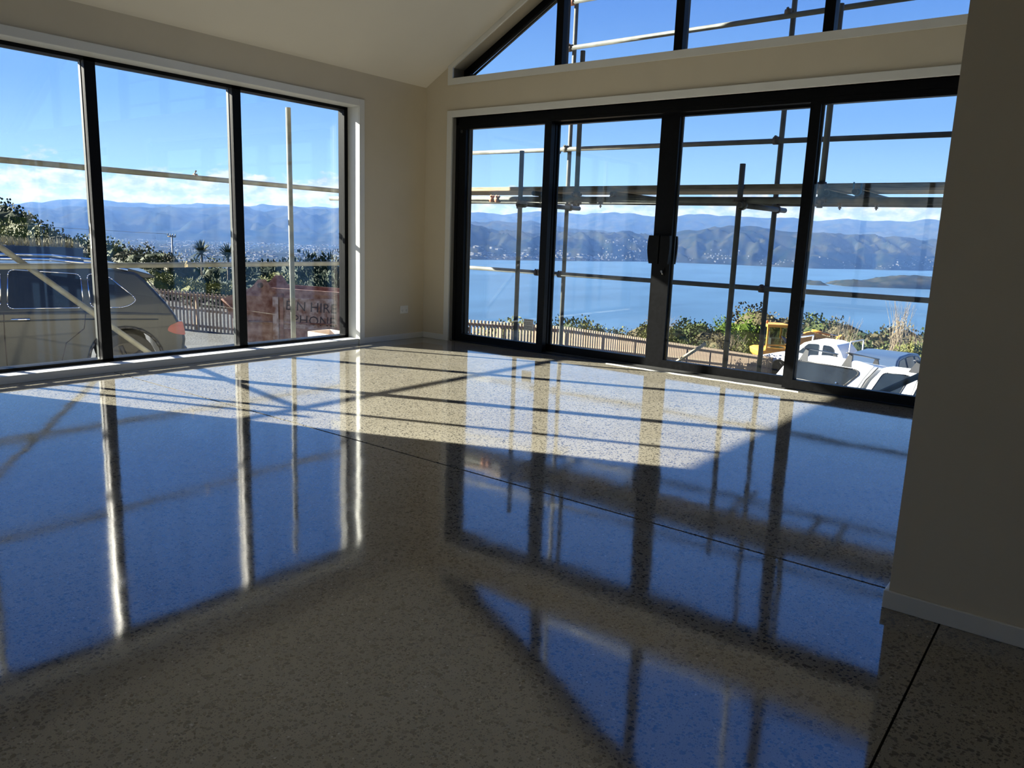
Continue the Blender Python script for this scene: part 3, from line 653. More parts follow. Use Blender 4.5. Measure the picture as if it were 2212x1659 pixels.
# ================================================================== FENCE
FP = [(3.2, 21.2, -.66), (5.90, 16.6, -.846), (7.02, 14.28, -.93), (7.95, 6.36, -.92), (11.72, 5.99, -1.324), (27.35, 5.23, -3.725), (33.5, 4.9, -4.8)]
fw = W('timber_fence', (7.0, 10.0, -2.0), 'timber fence of upright square battens running down behind the cars', 'fence')
bm_ = MB().box(-.021, .021, -.021, .021, -1.12, 0); bme = None; cnt = 0
segs = []
for a, b in zip(FP, FP[1:]):
    a, b = Vector(a), Vector(b); L = (b - a).to_2d().length; segs.append((a, b, L))
pitch = .118; carry = 0; rest = MB()
for a, b, L in segs:
    s = carry
    ang = math.atan2(b.y - a.y, b.x - a.x)
    while s < L:
        p_ = a.lerp(b, s / L); far_ = p_.x > 27.6 or p_.y > 17.2
        if not far_ and cnt < 298:
            if bme is None:
                o = bm_.build('batten', M_batten, fw.o); bme = o.data
            else:
                o = bpy.data.objects.new('batten', bme); COL.objects.link(o); o.parent = fw.o
            o.location = p_ - fw.l; o.rotation_euler = (0, 0, ang); cnt += 1
        else:
            rest.box(p_.x - .021, p_.x + .021, p_.y - .021, p_.y + .021, p_.z - 1.12, p_.z)
        s += pitch
    carry = s - L
fw.part(rest, 'far_battens', M_batten)['kind'] = 'stuff'
for a, b, L in segs:
    d = (b - a).normalized(); nrm = Vector((d.y, -d.x, 0)).normalized()
    if nrm.dot(Vector((-5.6, -5.5, 0)) - a) > 0: nrm = -nrm
    for dz in (-.10, -.52, -.98):
        q = MB(); p0, p1 = a + nrm * .022 + Vector((0, 0, dz)), b + nrm * .022 + Vector((0, 0, dz))
        u = nrm * .045; z = Vector((0, 0, .035))
        q.add([p0 - z, p0 + u - z, p0 + u + z, p0 + z, p1 - z, p1 + u - z, p1 + u + z, p1 + z], [(0, 1, 2, 3), (7, 6, 5, 4), (0, 4, 5, 1), (1, 5, 6, 2), (2, 6, 7, 3), (3, 7, 4, 0)])
        fw.part(q, 'fence_rail', M_rail)
    k = int(L / 1.8) + 1
    for i in range(k):
        p_ = a.lerp(b, i / k) + nrm * .08; fw.part(MB().box(p_.x - .03, p_.x + .03, p_.y - .03, p_.y + .03, p_.z - 1.6, p_.z - .12), 'fence_post', M_rail)

# ================================================================== VEHICLES
def tprism(poly, wf):
    n = len(poly); mb = MB(); vs = [(x, wf(z), z) for x, z in poly] + [(x, -wf(z), z) for x, z in poly]
    ar = sum(poly[i][0] * poly[(i + 1) % n][1] - poly[(i + 1) % n][0] * poly[i][1] for i in range(n))
    A = tuple(range(n)); B = tuple(range(n, 2 * n)); sd_ = [(i, (i + 1) % n, n + (i + 1) % n, n + i) for i in range(n)]
    fs = [A[::-1], B] + sd_ if ar > 0 else [A, B[::-1]] + [q[::-1] for q in sd_]
    fs = [f[::-1] for f in fs]
    return mb.add(vs, fs)
def side_panel(poly, wf, sgn, out, th=.012):
    """thin panel following the flank of the cabin"""
    n = len(poly); mb = MB()
    v0 = [(x, sgn * (wf(z) + out), z) for x, z in poly]; v1 = [(x, sgn * (wf(z) + out - th), z) for x, z in poly]
    return mb.add(v0 + v1, [tuple(range(n)), tuple(range(n, 2 * n))[::-1]] + [(i, n + i, n + (i + 1) % n, (i + 1) % n) for i in range(n)])
def outline(poly, wf, sgn, out, r):
    pts = [Vector((x, sgn * (wf(z) + out), z)) for x, z in poly]; return MB().path(pts + pts[:1], r, 6)
def rounded(poly, r=.08, k=4):
    out = []; n = len(poly)
    for i in range(n):
        p0, p1, p2 = Vector(poly[i - 1]), Vector(poly[i]), Vector(poly[(i + 1) % n])
        a = p1 + (p0 - p1).normalized() * min(r, (p0 - p1).length * .45); c = p1 + (p2 - p1).normalized() * min(r, (p2 - p1).length * .45)
        for j in range(k + 1):
            t = j / k; out.append(tuple((1 - t) ** 2 * a + 2 * t * (1 - t) * p1 + t * t * c))
    return out
def arch(cx, cz, r, z0):
    a0 = math.asin(max(-1, (z0 - cz) / r)); pts = []
    for i in range(15):
        a = PI - a0 + (2 * a0 - PI) * i / 14; pts.append((cx - r * math.cos(a) * -1, cz + r * math.sin(a)))
    return pts
def wheel(root, x, y, z, r, wd=.22):
    s = 1 if y > 0 else -1
    t = MB().tube((x, y - s * wd / 2, z), (x, y + s * wd / 2, z), r, 28).build('wheel', M_tyre, root)
    m = MB().tube((x, y + s * (wd / 2 - .01), z), (x, y + s * (wd / 2 + .008), z), r * .66, 24)
    for i in range(5):
        a = 2 * PI * i / 5; m.tube((x, y + s * (wd / 2 + .012), z), (x + math.cos(a) * r * .6, y + s * (wd / 2 + .012), z + math.sin(a) * r * .6), .03, 6)
    m.build('rim', M_greyplas, t)
def vehicle(name, label, loc, yaw, pitch, body, cabin, wf, wb, paint, windows, wheels, zbot, trim=False, cat='car'):
    root = empty(name, loc, (0, pitch, yaw)); tag(root, label, cat)
    bev = tprism(body, lambda z: wb - .05 * max(0, .45 - z)).build('body', paint, root); bevel(bev, .05, 3)
    cb = tprism(cabin, wf).build('cabin', paint, root); bevel(cb, .045, 3)
    for m in (bev, cb):
        for p_ in m.data.polygons: p_.use_smooth = True
        wn = m.modifiers.new('wn', 'WEIGHTED_NORMAL'); wn.keep_sharp = False
    for sg in (1, -1):
        for wpoly in windows:
            q = rounded(wpoly, .07)
            wo_ = side_panel(q, wf, sg, .004).build('side_window', M_cglass, root)
            outline(q, wf, sg, .004, .008).build('window_seal', M_chrome if trim else M_plastic, wo_)
    for x in wheels:
        for sg in (1, -1): wheel(root, x, sg * (wb - .10), .36, .36)
    return root
def arched(body_top, x0, x1, wheels, zb, r=.43):
    """closed side profile: top line given rear to front, bottom with wheel arches front to rear"""
    pts = list(body_top) + [(x1, zb)]
    for wx in sorted(wheels, reverse=True):
        a0 = math.asin((zb - .36) / r) if abs(zb - .36) < r else 0
        for i in range(15):
            a = a0 + (PI - 2 * a0) * i / 14; pts.append((wx + r * math.cos(a), .36 + r * math.sin(a)))
    pts.append((x0, zb)); return pts
# --- grey SUV outside the left window
top = [(.0, .42), (-.03, .62), (-.01, .74), (.06, .90), (.10, .99), (1.2, 1.03), (3.5, 1.02), (4.2, .93), (4.62, .78), (4.70, .55)]
wh = (.70, 3.55)
wfs = lambda z: .90 - .34 * max(0, z - .95)
cab = [(.07, .93), (.18, 1.10), (.40, 1.38), (.52, 1.50), (.95, 1.565), (1.6, 1.605), (2.3, 1.61), (2.85, 1.56), (3.15, 1.45), (3.75, .99), (3.7, .93)]
wins = [[(.60, 1.10), (.54, 1.16), (.86, 1.46), (1.10, 1.49), (1.08, 1.06), (.70, 1.06)], [(1.16, 1.06), (1.17, 1.48), (1.95, 1.53), (1.98, 1.06)], [(2.05, 1.06), (2.03, 1.53), (2.75, 1.49), (3.05, 1.34), (3.35, 1.07)]]
suv = vehicle('grey_suv', 'grey metallic estate car parked close outside the left window', (.24, 5.22, -1.12), math.radians(157.1), 0, arched(top, .02, 4.66, wh, .30, .42), cab, wfs, .90, M_grey, wins, wh, .3, True)
bevel(tprism([(.28, 1.43), (.34, 1.475), (.62, 1.555), (.80, 1.585), (.66, 1.50), (.42, 1.42)], lambda z: .62).build('tailgate_spoiler', M_grey, suv), .01)
for sg in (1, -1):
    MB().path([(.62, sg * .68, 1.53), (.95, sg * .675, 1.60), (1.5, sg * .67, 1.655), (2.3, sg * .67, 1.66), (2.9, sg * .675, 1.60), (3.05, sg * .68, 1.52)], .018).build('roof_rail', M_chrome, suv)
    tl = side_panel(rounded([(-.03, .68), (.00, .86), (.03, .875), (.17, .81), (.20, .745), (.10, .70)], .03), lambda z: .905, sg, .004, .08); tl.build('tail_light', M_red, suv)
    # arch flare, door shuts, sill strip
    fl_ = MB(); P0 = [(wh[0] + .44 * math.cos(a), sg * .905, .36 + .44 * math.sin(a)) for a in [PI * i / 16 for i in range(17)]]
    fl_.path(P0, .018, 6).build('wheel_arch_trim', M_greyplas, suv)
    MB().path([(1.14, sg * .90, 1.0), (1.17, sg * .908, .80), (1.38, sg * .905, .62), (1.45, sg * .90, .36)], .005, 5).build('door_gap', M_ink, suv)
    MB().path([(2.02, sg * .90, 1.0), (2.03, sg * .908, .7), (2.03, sg * .90, .34)], .005, 5).build('door_gap', M_ink, suv)
    MB().path([(.30, sg * .903, .90), (1.2, sg * .908, .92), (3.2, sg * .905, .90)], .010, 5).build('shoulder_crease', M_grey, suv)
    MB().path([(1.95, sg * .915, .93), (1.75, sg * .93, .93)], .015, 8).build('door_handle', M_chrome, suv)
MB().box(-.045, .06, -.86, .86, .34, .50).build('rear_bumper', M_greyplas, suv)
MB().add([(.115, -.60, 1.06), (.115, .60, 1.06), (.36, .55, 1.36), (.36, -.55, 1.36)], [(0, 1, 2, 3)]).xf(Matrix.Translation((-.012, 0, .008))).build('rear_window', M_cglass, suv)

# --- white ute with canopy below the doors
wfu = lambda z: .88 - .22 * max(0, z - 1.15)
uw = (.95, 4.05)
ubody = arched([(-.02, .55), (-.02, 1.12), (.05, 1.20), (1.55, 1.20), (3.35, 1.16), (4.4, 1.05), (4.95, .92), (5.02, .6)], 0, 4.95, uw, .42, .43)
ucab = [(1.60, 1.12), (1.72, 1.45), (1.86, 1.70), (2.02, 1.745), (2.9, 1.755), (3.25, 1.70), (3.95, 1.16)]
ute = vehicle('white_ute', 'white ute with a canopy and roof bars parked below the right hand door panels', (9.07, -.80, -2.72), math.radians(-96), 0, ubody, ucab, wfu, .90, M_white,
              [[(1.76, 1.25), (1.90, 1.62), (2.33, 1.63), (2.20, 1.23)], [(2.42, 1.24), (2.50, 1.63), (3.05, 1.62), (3.6, 1.27)]], uw, .42, cat='ute')
ute.rotation_euler[0] = math.radians(-9)
can = tprism([(.0, 1.18), (.05, 1.28), (.22, 1.62), (.45, 1.735), (.9, 1.785), (1.45, 1.755), (1.74, 1.70), (1.62, 1.45), (1.52, 1.18)], lambda z: .875 - .26 * max(0, z - 1.2)).build('canopy', M_white, ute)
bevel(can, .05, 3)
for p_ in can.data.polygons: p_.use_smooth = True
can.modifiers.new('wn', 'WEIGHTED_NORMAL')
wfc = lambda z: .875 - .26 * max(0, z - 1.2)
for sg in (1, -1):
    q = rounded([(.26, 1.30), (.30, 1.60), (.42, 1.63), (1.46, 1.60), (1.52, 1.54), (1.30, 1.27)], .06)
    wo_ = side_panel(q, wfc, sg, .006).build('canopy_window', M_cglass, can); outline(q, wfc, sg, .008, .014).build('rubber_seal', M_greyplas, wo_)
    MB().tube((1.18, sg * (wfc(1.33) + .006), 1.33), (1.18, sg * (wfc(1.33) + .03), 1.33), .014, 8).build('window_latch', M_chrome, wo_)
    q = rounded([(2.46, 1.55), (2.52, 1.655), (3.0, 1.655), (3.1, 1.60), (3.0, 1.56)], .03); side_panel(q, wfu, sg, .03, .02).build('weather_shield', M_greyplas, ute)
    MB().path([(2.38, sg * (wfu(1.2) + .002), 1.18), (2.46, sg * (wfu(1.7) + .002), 1.70)], .004, 5).build('door_gap', M_ink, ute)
MB().path([(1.56, -.88, 1.18), (1.66, -.85, 1.45), (1.80, -.775, 1.69)], .009, 6).build('cab_gap', M_greyplas, ute)
text('canopy_sticker', 'S', .07, Matrix.Translation((.14, -.885, 1.24)) @ Matrix.Rotation(PI / 2, 4, 'X'), mat('pink_print', (.7, .25, .5), .6), can)
for x, z, zz in ((.50, 1.66, 1.86), (1.27, 1.68, 1.865), (2.36, 1.735, 1.88)):
    b_ = MB()
    sec = [(-.038, 0), (-.02, .016), (.02, .016), (.038, 0), (.02, -.010), (-.02, -.010)]
    b_.add([(x + a, s_ * .80, zz + c) for s_ in (-1, 1) for a, c in sec], [tuple(range(6)), tuple(range(6, 12))[::-1]] + [(i, 6 + i, 6 + (i + 1) % 6, (i + 1) % 6) for i in range(6)], True)
    br = b_.build('roof_bar', M_alloy, ute)
    for sg in (1, -1):
        yb_ = wfc(z) if x < 1.5 else wfu(z)
        f = MB().add([(x - .085, sg * (yb_ + .02), z - .05), (x + .085, sg * (yb_ + .02), z - .05), (x + .045, sg * .70, zz - .005), (x - .005, sg * .70, zz - .005),
                      (x - .085, sg * (yb_ - .04), z - .03), (x + .085, sg * (yb_ - .04), z - .03), (x + .045, sg * .64, zz - .005), (x - .005, sg * .64, zz - .005)],
                     [(0, 1, 2, 3), (7, 6, 5, 4), (0, 4, 5, 1), (1, 5, 6, 2), (2, 6, 7, 3), (3, 7, 4, 0)])
        f.build('bar_foot', M_greyplas, br)
        MB().tube((x, sg * .80, zz + .002), (x, sg * .806, zz + .002), .012, 8).build('bar_end_cap', M_ink, br)
    if x > 2: MB().path([(x + .03, -.55, zz - .01), (x + .14, -.40, zz - .13)], .008, 6).build('loose_strap', M_stake, br)

# --- second white ute and silver wagon farther down
wf2 = lambda z: .86 - .25 * max(0, z - 1.1)
u2 = vehicle('white_double_cab', 'white double cab ute parked far below, under the orange digger boom', (26.6, .7, -4.42), math.radians(83), 0, arched([(-.02, .55), (-.02, 1.08), (2.1, 1.10), (3.6, 1.08), (4.7, .98), (5.2, .85), (5.22, .6)], 0, 5.2, (1.1, 4.2), .42), [(1.55, 1.05), (1.75, 1.40), (1.98, 1.66), (2.3, 1.74), (3.0, 1.74), (3.32, 1.62), (3.95, 1.05)][::1], wf2, .88, M_white2,
             [[(1.98, 1.14), (2.06, 1.50), (2.2, 1.60), (2.52, 1.62), (2.5, 1.14)], [(2.66, 1.14), (2.68, 1.62), (3.12, 1.60), (3.5, 1.2)]], (1.1, 4.2), .42, cat='ute')
MB().path([(1.5, -.7, 1.1), (1.5, -.66, 1.85), (1.5, .66, 1.85), (1.5, .7, 1.1)], .03, 8).build('headboard_frame', M_white2, u2)
MB().path([(3.65, -.7, 1.1), (3.55, -.66, 1.80), (3.55, .66, 1.80), (3.65, .7, 1.1)], .03, 8).build('rear_rack_frame', M_white2, u2)
wg = vehicle('silver_wagon', 'pale blue silver wagon parked behind the white ute canopy', (22.0, -.3, -3.65), math.radians(176), 0, arched([(0, .5), (-.02, .9), (.08, 1.0), (3.5, 1.0), (4.5, .8), (4.6, .5)], 0, 4.55, (.9, 3.6), .3), [(.1, .95), (.28, 1.3), (.55, 1.48), (1.4, 1.56), (2.4, 1.55), (2.8, 1.46), (3.6, .95)], lambda z: .86 - .35 * max(0, z - .95), .88, M_silver,
             [[(.45, 1.06), (.62, 1.38), (1.05, 1.46), (1.05, 1.05)], [(1.15, 1.05), (1.16, 1.47), (1.95, 1.48), (1.95, 1.05)], [(2.05, 1.05), (2.05, 1.48), (2.6, 1.44), (3.2, 1.06)]], (.9, 3.6), .3)

# --- orange digger
exl = Vector((32.6, 7.75, -5.42)); ex = empty('orange_digger', exl, (0, 0, math.radians(-52))); tag(ex, 'small orange excavator beyond the fence with its boom reaching right', 'excavator')
# local: x along boom (right in view), y away, z up
c = MB()
x0, x1, y0, y1, z0, z1 = -.10, .98, -.1, .95, 1.22, 2.56
for xx in (x0, x1 - .08): 
    for yy in (y0, y1 - .08): c.box(xx, xx + .09, yy, yy + .09, z0, z1)
c.box(x0 - .02, x1 + .02, y0 - .02, y1 + .02, z1 - .12, z1 + .02).box(x0 - .02, x1 + .02, y0 - .02, y1, z0, z0 + .16)
c.box(x0, x1, y0 + .01, y0 + .05, z0 + .28, z0 + .36)
cabo = bevel(c.build('cab', M_orange, ex), .03, 2)
MB().box(x0 + .09, x1 - .08, y0 + .03, y0 + .04, z0 + .16, z1 - .12).box(x0 + .09, x1 - .08, y1 - .04, y1 - .03, z0 + .16, z1 - .12).build('cab_glass', glass('cab_glass', (.55, .62, .60), .08), cabo)
MB().box(.25, .7, .25, .7, 1.3, 1.85).box(.28, .67, .62, .74, 1.7, 2.15).build('seat', M_plastic, cabo)
MB().tube((x0 + .0, .05, z1), (x0, .05, z1 + .10), .02, 8).build('beacon_stem', M_plastic, cabo)
MB().tube((x0 + .0, .05, z1 + .09), (x0, .05, z1 + .20), .055, 12, .04).build('beacon', mat('orange_lens', (.75, .12, .02), .3), cabo)
b_ = MB().prism([(-.28, .95), (-.36, 1.22), (-.15, 1.30), (1.6, 1.30), (1.6, .55), (.3, .50), (-.02, .68)], 'y', -.15, 1.75)
bevel(b_.build('engine_cover', M_orange, ex), .06, 3)
MB().box(-.3, -.15, .1, .9, .68, .72).build('tail_vent', M_plastic, ex)
for k in range(6): MB().box(-.38, -.02, -.17, -.12, .52 + .07 * k, .55 + .07 * k).build('vent_slat', M_greyplas, ex)
MB().prism([(-.6, 0), (-.8, .25), (-.6, .5), (1.9, .5), (2.1, .25), (1.9, 0)], 'y', -.2, .2).build('track', M_tyre, ex)
MB().prism([(-.6, 0), (-.8, .25), (-.6, .5), (1.9, .5), (2.1, .25), (1.9, 0)], 'y', 1.35, 1.75).build('track', M_tyre, ex)
bo = MB().prism([(1.05, 1.15), (1.55, 1.80), (2.0, 2.18), (2.25, 2.24), (2.45, 2.18), (3.3, 1.98), (3.85, 1.84), (3.85, 1.62), (2.9, 1.72), (2.2, 1.72), (1.8, 1.45), (1.4, 1.0)], 'y', .35, .60)
bom = bevel(bo.build('boom', M_orange, ex), .02, 2)
MB().tube((2.35, .47, 2.29), (3.25, .47, 2.12), .065, 12).build('ram_cylinder', M_orange, bom)
MB().tube((3.25, .47, 2.12), (3.80, .47, 2.02), .03, 10).build('ram_rod', M_chrome, bom)
MB().prism([(3.60, 1.62), (3.66, 1.95), (3.86, 2.12), (4.02, 2.02), (4.10, 1.60), (3.95, .6), (3.75, .6)], 'y', .36, .58).build('dipper_arm', M_orange, ex)
MB().path([(1.45, .42, 1.85), (1.75, .42, 2.18), (2.2, .42, 2.30)], .02, 6).build('hydraulic_hose', M_plastic, bom)
text('boom_lettering', 'HYUNDAI', .27, Matrix.Translation((2.45, .345, 1.83)) @ Matrix.Rotation(math.radians(13), 4, 'Y') @ Matrix.Rotation(PI / 2, 4, 'X'), mat('brown_lettering', (.12, .05, .03), .6), bom)
MB().prism([(.55, 2.05), (1.75, 1.55), (1.75, 1.0), (1.25, 1.02)], 'y', -.35, -.25).build('folded_screen', mat('blue_black_sheet', (.03, .05, .11), .35), ex)

# ================================================================== SKIP BIN
sk = Vector((2.62, 7.18, -1.22)); yaw = math.radians(-47); sb = empty('skip_bin', sk, (0, 0, yaw)); tag(sb, 'rusty skip bin with painted lettering outside the right pane of the left window', 'skip bin')
# local x right in view, y away from the house
h0 = MB(); Lx, Wy = 2.45, 1.5
pr = [(0.10, .12), (-.38, .92), (-.10, 1.04), (.18, 1.16), (.30, 1.30), (.44, 1.30), (.55, 1.12), (Lx, 1.04), (Lx - .12, .12)]
h0.prism(pr, 'y', 0, .02).prism(pr, 'y', Wy, Wy + .02)
h0.box(.1, Lx - .12, 0, Wy, .12, .15).add([(0.10, 0, .12), (-.38, 0, .92), (-.38, Wy, .92), (.10, Wy, .12)], [(0, 1, 2, 3)]).add([(Lx - .12, 0, .12), (Lx, 0, 1.04), (Lx, Wy, 1.04), (Lx - .12, Wy, .12)], [(3, 2, 1, 0)])
h0.build('bin_body', M_rust, sb)
MB().add([(.50, -.03, 1.08), (Lx + .02, -.03, 1.0), (Lx + .02, -.03, 1.08), (.50, -.03, 1.16), (.50, .03, 1.08), (Lx + .02, .03, 1.0), (Lx + .02, .03, 1.08), (.50, .03, 1.16)], [(0, 1, 2, 3), (7, 6, 5, 4), (3, 2, 6, 7), (0, 4, 5, 1), (1, 5, 6, 2), (0, 3, 7, 4)]).build('top_rim', M_rust, sb)
for x in (.72, 1.75, 2.32): MB().box(x - .03, x + .03, -.045, 0, .15, 1.05).build('side_rib', M_rust, sb)
MB().path([(-.36, -.015, .93), (.12, -.015, .52), (2.3, -.015, .50)], .018, 6).build('side_seam', M_rust, sb)
MB().tube((.34, -.05, 1.20), (.34, .0, 1.20), .05, 14).build('lifting_lug', M_steel, sb)
MB().box(.56, .66, -.05, -.02, .12, 1.0).build('white_strip', M_flake, sb)
MB().box(.74, 2.10, -.006, 0, .40, .98).build('painted_panel', M_flake, sb)
RX = Matrix.Rotation(PI / 2, 4, 'X')
text('lettering', 'BIN HIRE', .25, Matrix.Translation((.78, -.012, .76)) @ Matrix.Rotation(math.radians(3), 4, 'Y') @ RX @ Matrix.Diagonal((.95, 1, 1, 1)), M_ink, sb, .003)
text('lettering', 'PHONE', .25, Matrix.Translation((.90, -.012, .50)) @ Matrix.Rotation(math.radians(3), 4, 'Y') @ RX @ Matrix.Diagonal((.95, 1, 1, 1)), M_ink, sb, .003)
MB().box(.2, Lx - .2, .15, .25, 0, .12).box(.2, Lx - .2, Wy - .25, Wy - .15, 0, .12).build('skid', M_rust, sb)

# ================================================================== SITE BITS
pr_ = W('timber_prop', (1.78, -1.95, -.40), 'pale timber stick leaning outside the third door panel', 'timber')
pr_.part(MB().tube((1.62, -1.90, -.28), (1.905, -2.214, .014), .019, 6), 'stick', M_stake)
bx_ = W('ply_box', (.25, 1.9, -.5), 'open pale box standing outside the lower right corner of the left window', 'box')
q = MB().box(.06, .40, 1.55, 1.565, -.5, -.15).box(.06, .075, 1.55, 1.95, -.5, -.15).box(.385, .40, 1.55, 1.95, -.5, -.15).box(.06, .40, 1.935, 1.95, -.5, -.15)
bx_.part(q, 'box_side', mat('pale_pink_ply', (.62, .52, .45), .7)); bx_.part(MB().box(.05, .41, 1.54, 1.96, -1.12, -.5), 'box_stand', M_greyplas)
bd = W('timber_board', (2.2, 4.9, -1.12), 'loose timber board lying on the ground beside the grey car', 'timber')
bd.part(MB().box(-.5, .5, -.06, .06, 0, .05).xf(Matrix.Translation((2.3, 6.2, -1.18)) @ Matrix.Rotation(math.radians(-50), 4, 'Z')), 'board', M_stake)
bd.part(MB().box(-.05, .05, -.05, .05, 0, .18).xf(Matrix.Translation((2.75, 5.9, -1.2))), 'block', M_stake)
tw = W('string_line', (-.2, 2.2, -1.1), 'thin pale string slanting outside the right pane of the left window', 'string')
tw.part(MB().tube((-.35, 3.2, -.42), (-.12, 2.2, -.72), .004, 5), 'string', M_stake)
# bank on the left behind the car, hillside shade painted in blue-grey
bk = MB(); 
for i in range(24):
    pass
bkp = [(-2.0, 36.0), (3.0, 33.5), (7.07, 31.25), (8.2, 29.8), (9.15, 28.5)]
for (xa, ya), (xb, yb_) in zip(bkp, bkp[1:]):
    bk.add([(xa, ya, -3.6), (xb, yb_, -3.6), (xb, yb_, -.12), (xa, ya, -.10), (xa + .3, ya + 1.7, -3.6), (xb + .3, yb_ + 1.7, -3.6), (xb + .3, yb_ + 1.7, -.05), (xa + .3, ya + 1.7, -.05)],
           [(0, 1, 2, 3), (3, 2, 6, 7), (1, 5, 6, 2), (0, 3, 7, 4)])
struct(bk.build('retaining_bank', M_bankshade))
# light standard grasses on the bank
gr = MB(); rg = random.Random(4)
for i in range(900):
    t = rg.random() * 3.999; k = int(t); f = t - k; (xa, ya), (xb, yb_) = bkp[k], bkp[k + 1]; s_ = rg.random() * 2
    x, y = xa + (xb - xa) * f + s_ * .12, ya + (yb_ - ya) * f + s_ * .8; z = -.12; h = rg.uniform(.12, .45); a = rg.uniform(0, PI); dx, dy = .05 * math.cos(a), .05 * math.sin(a); lx, ly = rg.uniform(-.15, .15), rg.uniform(-.15, .15)
    gr.add([(x - dx, y - dy, z), (x + dx, y + dy, z), (x + lx, y + ly, z + h)], [(0, 1, 2)])
tag(gr.build('dry_grass', mat('straw_grass', (.30, .27, .17), .8, var=.3)), 'pale dry grass along the top of the shaded bank at the far left', 'grass', kind='stuff')
# power pole
pp = W('power_pole', (26.0, 52.2, -7), 'thin power pole with a short cross arm rising above the bushes on the left', 'pole')
pp.part(MB().tube((26.2, 52.45, -7), (26.45, 52.9, .12), .09, 8, .065), 'pole_shaft', mat('grey_concrete_pole', (.33, .31, .29), .8))
pp.part(MB().tube((26.25, 53.15, .02), (26.62, 52.68, .0), .05, 6), 'cross_arm', M_twig)
for k in range(4): p_ = Vector((26.25, 53.15, .02)).lerp(Vector((26.62, 52.68, 0)), k / 3); pp.part(MB().tube(p_, p_ + Vector((0, 0, .22)), .03, 6), 'insulator', M_plastic)
wr_ = W('power_line', (26.3, 53, .2), 'thin power cable running left from the pole across the valley', 'cable')
pts = [Vector((26.3, 53.0, .2)).lerp(Vector((-12, 62, 3.2)), k / 12) - Vector((0, 0, math.sin(PI * k / 12) * .6)) for k in range(13)]
wr_.part(MB().path(pts, .012, 5), 'cable', M_ink)

# ================================================================== VEGETATION
def bush_mesh(seed, kind):
    r_ = random.Random(seed); mb = MB()
    # inner mass
    nu, nv_ = 14, 8; vs = []
    for j in range(nv_ + 1):
        th = PI * j / nv_
        for i in range(nu):
            ph = 2 * PI * i / nu; d = Vector((math.sin(th) * math.cos(ph), math.sin(th) * math.sin(ph), math.cos(th)))
            k = .78 + .30 * noise.noise(d * 1.7 + Vector((seed, 0, 0))); vs.append(d * k)
    mb.add(vs, [(j * nu + i, (j + 1) * nu + i, (j + 1) * nu + (i + 1) % nu, j * nu + (i + 1) % nu) for j in range(nv_) for i in range(nu)], True)
    clumps = []
    for _ in range(22):
        d = Vector((r_.gauss(0, 1), r_.gauss(0, 1), r_.gauss(.25, .9))).normalized(); clumps.append(d * r_.uniform(.62, .92))
    n = 2300
    for _ in range(n):
        c_ = clumps[r_.randrange(22)]; d = Vector((r_.gauss(0, 1), r_.gauss(0, 1), r_.gauss(0, 1))).normalized()
        p_ = c_ + d * r_.uniform(.16, .34)
        if kind == 'spiky': p_ = c_ * r_.uniform(.6, 1.25)
        a = d.cross(Vector((r_.random(), r_.random(), r_.random() + .01))).normalized(); b = (d + Vector((0, 0, .6))).normalized()
        s_ = r_.uniform(.022, .045)
        if kind == 'spiky': s_ *= .5; b = (c_.normalized() + d * .4).normalized() * 5
        if kind == 'pine': b = b * 1.8; s_ *= .8
        mb.add([p_ - a * s_, p_ + b * s_ * .9, p_ + a * s_, p_ - b * s_ * .9], [(0, 1, 2, 3)])
    return mb
VAR = {}
for k in LEAF:
    VAR[k] = []
    for s in range(2):
        mb = bush_mesh(hash_seed := (ord(k) * 7 + s * 13) % 97, 'pine' if k == 't' else 'leaf'); me = bpy.data.meshes.new('foliage')
        me.from_pydata(mb.v, [], mb.f); me.materials.append(LEAF[k]); VAR[k].append(me)
trunk_mb = MB().tube((0, 0, -2.2), (0, 0, .2), .07, 7, .04).tube((0, 0, -.6), (.35, .1, .3), .035, 6, .02).tube((0, 0, -.8), (-.3, .2, .2), .03, 6, .02)
trunk_me = bpy.data.meshes.new('stem'); trunk_me.from_pydata(trunk_mb.v, [], trunk_mb.f); trunk_me.materials.append(M_bark)
KN = {'g': 'green leafy bush', 'd': 'dark green bush', 'y': 'yellow green bush', 'o': 'olive brown scrubby bush', 'b': 'bright green bush', 't': 'dark pine green tree'}
ORD = 'first second third fourth fifth sixth seventh eighth ninth tenth eleventh twelfth thirteenth fourteenth fifteenth sixteenth seventeenth eighteenth nineteenth twentieth twenty-first twenty-second twenty-third twenty-fourth'.split()
CNT = {}
def bush(x, y, zt, r, k, i, label, group):
    n_ = CNT[label] = CNT.get(label, -1) + 1; label = '%s, %s such from the left' % (label, ORD[n_])
    sz = 1.0 if k != 't' else 1.25
    root = empty('tree' if k == 't' else 'bush', (x, y, zt - r * sz), (0, 0, (i * 1.7) % 6.28)); root.scale = (r, r, r * sz)
    tag(root, label, 'tree' if k == 't' else 'bush', group)
    for nm, me in (('foliage', VAR[k][i % 2]), ('stem', trunk_me)):
        o = bpy.data.objects.new(nm, me); COL.objects.link(o); o.parent = root
